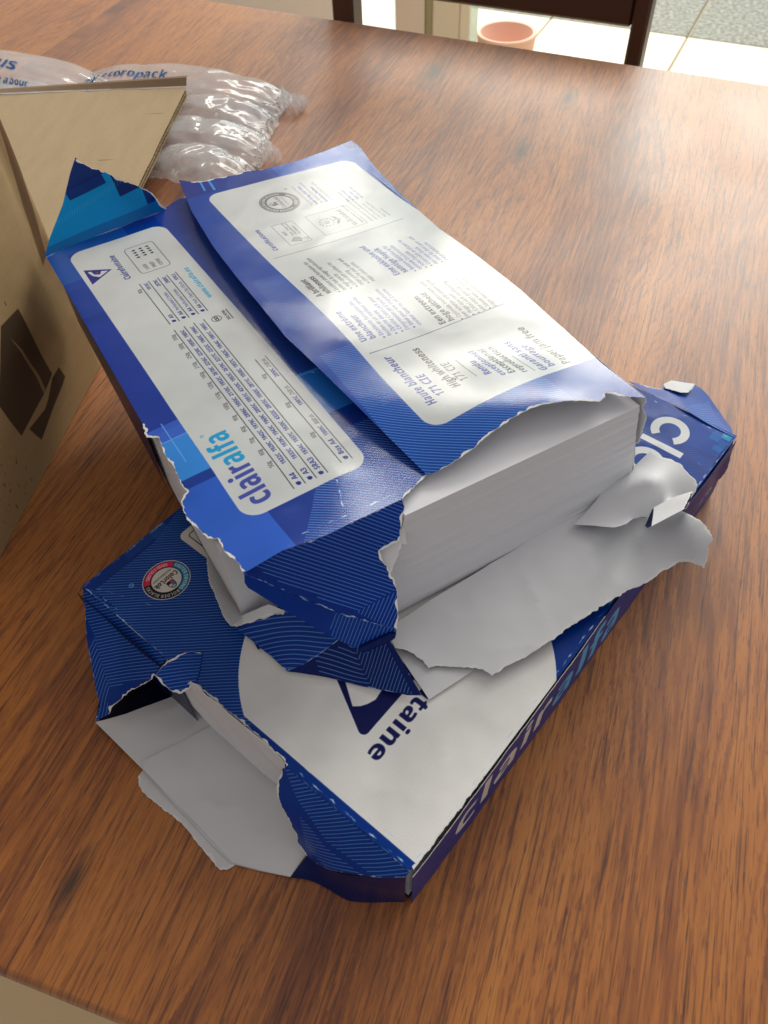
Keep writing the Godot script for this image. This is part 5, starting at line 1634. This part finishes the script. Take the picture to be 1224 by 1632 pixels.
	blue_piece("upper_front_lip", "end_fold", ream, Color(0.0, 0.2, 0.58), 2.5, 0.2, [0])
	blue_piece("upper_low_fold", "end_fold", ream, Color(0.0, 0.19, 0.54), 2.5, 0.25, [2])
	blue_piece("upper_low_fold_tip", "end_fold", ream, Color(0.0, 0.1, 0.38), 2.5, 0.2, [0])  # past the crease, the steeper half has its shade in the blue
	white_piece("upper_inside_strip", "torn_strip", ream, 1.5, 0.05)
	white_piece("upper_side_inner", "side_panel", ream, 2.0, 0.15, mats.navy)
	sheet("upper_side_right", "side_panel", ream, mats.inside, mats.navy, bounds("upper_side_right"), 3.0, 0.2, 0.5)
	white_piece("upper_curl", "curled_flap", ream, 2.0, 0.15, mats.navy)
	white_piece("upper_tongue", "end_flap", ream, 2.5, 0.3, mats.navy)
	white_piece("upper_notch_page", "inner_page", ream, 1.5, 0.05)
	white_piece("upper_under_page", "inner_page", ream, 3.0, 0.1)
	# rolled lip at the tip of the front fold
	t = Tris.new()
	var ra: Vector3 = sheets["upper_front_lip"].o
	put_roll(ream)
	# hidden bottom, left side and far end
	t = Tris.new()
	var fl := func(s: float, a: float, y: float) -> Vector3:
		var q := UB + us * s + ut * a
		return Vector3(q.x, y, q.z)
	t.quad(fl.call(-0.004, 0.0, 0.0525), fl.call(0.207, 0.0, 0.0525), fl.call(0.207, 0.289, 0.0525), fl.call(-0.004, 0.289, 0.0525), Vector3.DOWN)
	put("bottom_panel", t.mesh(), mats.navy, ream)
	t = Tris.new()
	t.quad(fl.call(-0.006, 0.118, 0.0526), fl.call(-0.006, 0.29, 0.0526), fl.call(-0.006, 0.29, 0.1045), fl.call(-0.006, 0.118, 0.108), -us)
	put("side_panel", t.mesh(), mats.navy, ream)
	t = Tris.new()
	t.quad(fl.call(-0.005, 0.2905, 0.0526), fl.call(0.208, 0.2905, 0.0526), fl.call(0.208, 0.2905, 0.1045), fl.call(-0.005, 0.2905, 0.1045), ut)
	put("end_panel", t.mesh(), mats.navy, ream)


func put_roll(ream: Node3D) -> void:
	var t := Tris.new()
	var d: Dictionary = sheets["upper_front_lip"]
	var nn: Vector3 = d.x.cross(d.y) * d.sg
	# from the low tip to the right corner of the lip
	var a := to3(d.o, d.x, d.y, nn, Vector2(62.0, 18.3), 0.6)
	var b := to3(d.o, d.x, d.y, nn, Vector2(71.7, 1.4), 0.6)
	var ax := (b - a).normalized()
	var s := ax.cross(Vector3.UP).normalized()
	var u := s.cross(ax)
	var rad := 0.0021
	for i in 14:
		for j in 12:
			var p := TAU * j / 12
			var q := TAU * (j + 1) / 12
			var r0 := rad * sqrt(clampf(1.0 - pow(i / 7.0 - 1.0, 8.0), 0.02, 1.0))
			var r1 := rad * sqrt(clampf(1.0 - pow((i + 1) / 7.0 - 1.0, 8.0), 0.02, 1.0))
			var c0 := a.lerp(b, i / 14.0)
			var c1 := a.lerp(b, (i + 1) / 14.0)
			var n0 := s * cos(p) + u * sin(p)
			var n1 := s * cos(q) + u * sin(q)
			t.tri(c0 + n0 * r0, c0 + n1 * r0, c1 + n1 * r1, n0, n1, n1)
			t.tri(c0 + n0 * r0, c1 + n1 * r1, c1 + n0 * r1, n0, n1, n0)
	put("rolled_edge", t.mesh(), mats.navy, ream)


# ------------------------------------------------------------------ air cushions
func build_cushions() -> void:
	var film := mat(Color(0.98, 0.98, 0.99, 0.29), 0.1, 0.5)
	film.transparency = BaseMaterial3D.TRANSPARENCY_ALPHA
	var ink := mat(Color(0.12, 0.38, 0.62), 0.5)
	var strip := thing("air_cushion_strip", "clear plastic air cushion strip with blue lettering behind the box flap", "packaging", Vector3(-0.2, 0, -0.86))
	# left end, right end, width, height
	var list := [
		[Vector3(-0.315, 0, -0.932), Vector3(-0.083, 0, -0.856), 0.068, 0.03],
		[Vector3(-0.215, 0, -0.838), Vector3(-0.094, 0, -0.803), 0.06, 0.029],
		[Vector3(-0.235, 0, -0.797), Vector3(-0.097, 0, -0.75), 0.06, 0.028],
		[Vector3(-0.21, 0, -0.742), Vector3(-0.112, 0, -0.698), 0.058, 0.027],
		[Vector3(-0.53, 0, -0.99), Vector3(-0.29, 0, -0.908), 0.078, 0.032],
		[Vector3(-0.5, 0, -0.925), Vector3(-0.27, 0, -0.87), 0.06, 0.022],
	]
	for k in list.size():
		var q: Array = list[k]
		var a: Vector3 = q[0]
		var b: Vector3 = q[1]
		put("chamber", chamber(a, b, q[2], q[3], 100 + k, k).mesh(), film, strip)
	# flat sealed tails at the right ends
	for q in [[Vector3(-0.087, 0, -0.857), Vector3(-0.058, 0, -0.853), 0.045], [Vector3(-0.1, 0, -0.752), Vector3(-0.084, 0, -0.735), 0.032]]:
		put("sealed_tail", tail(q[0], q[1], q[2]).mesh(), film, strip)
	lettering("Airplus", list[4], 0.34, -0.3, 0.024, ink, strip)
	lettering("by storopack", list[0], 0.05, -0.35, 0.017, ink, strip)
	lettering("Reuse", list[4], 0.5, -0.58, 0.009, ink, strip)
	lettering("More about", list[4], 0.52, -0.86, 0.01, ink, strip)


func cushion_point(a: Vector3, b: Vector3, w: float, h: float, n: FastNoiseLite, u: float, v: float) -> Vector3:
	# u along 0..1, v round 0..TAU
	var ax := b - a
	var d := ax.normalized()
	var s := d.cross(Vector3.UP)
	var pinch := pow(clampf(sin(PI * clampf(u, 0.0, 1.0)), 0.0, 1.0), 0.45)
	var width := w * (0.62 + 0.38 * pinch) * 0.5
	var hh := h * 0.5 * pinch + 0.0008
	var cr := n.get_noise_2d(u * 60.0, v * 8.0)
	var end := 1.0 - pinch
	hh *= 1.0 + cr * 0.05 + end * 0.6 * n.get_noise_2d(v * 40.0, u * 9.0)
	var q := a + ax * u + s * cos(v) * width * (1.0 + end * 0.12 * n.get_noise_2d(v * 25.0, 3.0)) + Vector3.UP * (h * 0.5 * pinch + 0.0012 + sin(v) * hh)
	# puckers that run in from the welded ends, and a few sharp dents along the film
	var pucker := end * end * sin(v * 13.0 + n.get_noise_2d(u * 30.0, v * 3.0) * 5.0) * 0.0022
	var dent := maxf(0.0, absf(n.get_noise_2d(u * 22.0 + 40.0, v * 5.0)) - 0.12) * 0.006 * pinch
	q += (s * cos(v) + Vector3.UP * sin(v)) * (pucker - dent)
	q.y = maxf(q.y, 0.0006)
	return q


func chamber(a: Vector3, b: Vector3, w: float, h: float, seed_: int, k: int) -> Tris:
	var n := noise(seed_, 0.09, 3, FastNoiseLite.TYPE_CELLULAR if k < 0 else FastNoiseLite.TYPE_SIMPLEX)
	var t := Tris.new()
	var nu := 64
	var nv := 44
	var pts := []
	for i in nu + 1:
		var row := []
		for j in nv:
			row.append(cushion_point(a, b, w, h, n, float(i) / nu, TAU * j / nv))
		pts.append(row)
	var nor := []
	for i in nu + 1:
		var row := []
		for j in nv:
			var du: Vector3 = pts[mini(i + 1, nu)][j] - pts[maxi(i - 1, 0)][j]
			var dv: Vector3 = pts[i][(j + 1) % nv] - pts[i][(j + nv - 1) % nv]
			var m := du.cross(dv).normalized()
			var mid: Vector3 = pts[i][j] - (a.lerp(b, float(i) / nu) + Vector3.UP * h * 0.4)
			if m.dot(mid) < 0:
				m = -m
			row.append(m)
		nor.append(row)
	for i in nu:
		for j in nv:
			var j1 := (j + 1) % nv
			t.tri(pts[i][j], pts[i + 1][j], pts[i + 1][j1], nor[i][j], nor[i + 1][j], nor[i + 1][j1])
			t.tri(pts[i][j], pts[i + 1][j1], pts[i][j1], nor[i][j], nor[i + 1][j1], nor[i][j1])
	return t


func tail(a: Vector3, b: Vector3, w: float) -> Tris:
	var t := Tris.new()
	var d := (b - a).normalized()
	var s := d.cross(Vector3.UP)
	var n := noise(7, 0.12, 2)
	var g := 14
	for i in g:
		for j in g:
			var P := []
			for e in [[i, j], [i + 1, j], [i + 1, j + 1], [i, j + 1]]:
				var u := float(e[0]) / g
				var v := float(e[1]) / g - 0.5
				P.append(a + (b - a) * u * (1.0 - 0.35 * absf(v) * 2.0 * u) + s * v * w * (0.55 + 0.45 * u - 0.3 * u * u) + Vector3.UP * (0.006 + 0.012 * (1.0 - u) * (1.0 - absf(v)) + 0.012 * n.get_noise_2d(e[0] * 2.0, e[1] * 5.0)))
			t.quad(P[0], P[1], P[2], P[3], Vector3.UP)
	return t


# blue lettering printed on a cushion's skin
func lettering(words: String, q: Array, from_u: float, side: float, em: float, m: Material, parent: Node3D) -> void:
	var tm := TextMesh.new()
	var f := SystemFont.new()
	f.font_names = PackedStringArray(["Droid Sans"])
	f.font_weight = 700
	tm.font = f
	tm.font_size = 24
	tm.pixel_size = em / 24.0
	tm.depth = 0.0
	tm.curve_step = 1.5
	tm.text = words
	tm.horizontal_alignment = HORIZONTAL_ALIGNMENT_LEFT
	var arr := tm.get_mesh_arrays()
	var n := noise(104 if q[0].x < -0.4 else 100, 0.09, 3, FastNoiseLite.TYPE_SIMPLEX)
	var ax: Vector3 = q[1] - q[0]
	var vs: PackedVector3Array = arr[Mesh.ARRAY_VERTEX]
	var ix: PackedInt32Array = arr[Mesh.ARRAY_INDEX]
	var t := Tris.new()
	var out := PackedVector3Array()
	for v in vs:
		var u := from_u + v.x / ax.length()
		var y := clampf(side + v.y / (q[2] * 0.5), -0.98, 0.98)
		# the far side of the cushion is at cos = -1
		out.append(cushion_point(q[0], q[1], q[2], q[3] + 0.0012, n, clampf(u, 0.02, 0.98), acos(-y)))
	for k in range(0, ix.size(), 3):
		t.flat(out[ix[k]], out[ix[k + 1]], out[ix[k + 2]], Vector3.UP)
	put("lettering", t.mesh(), m, parent)
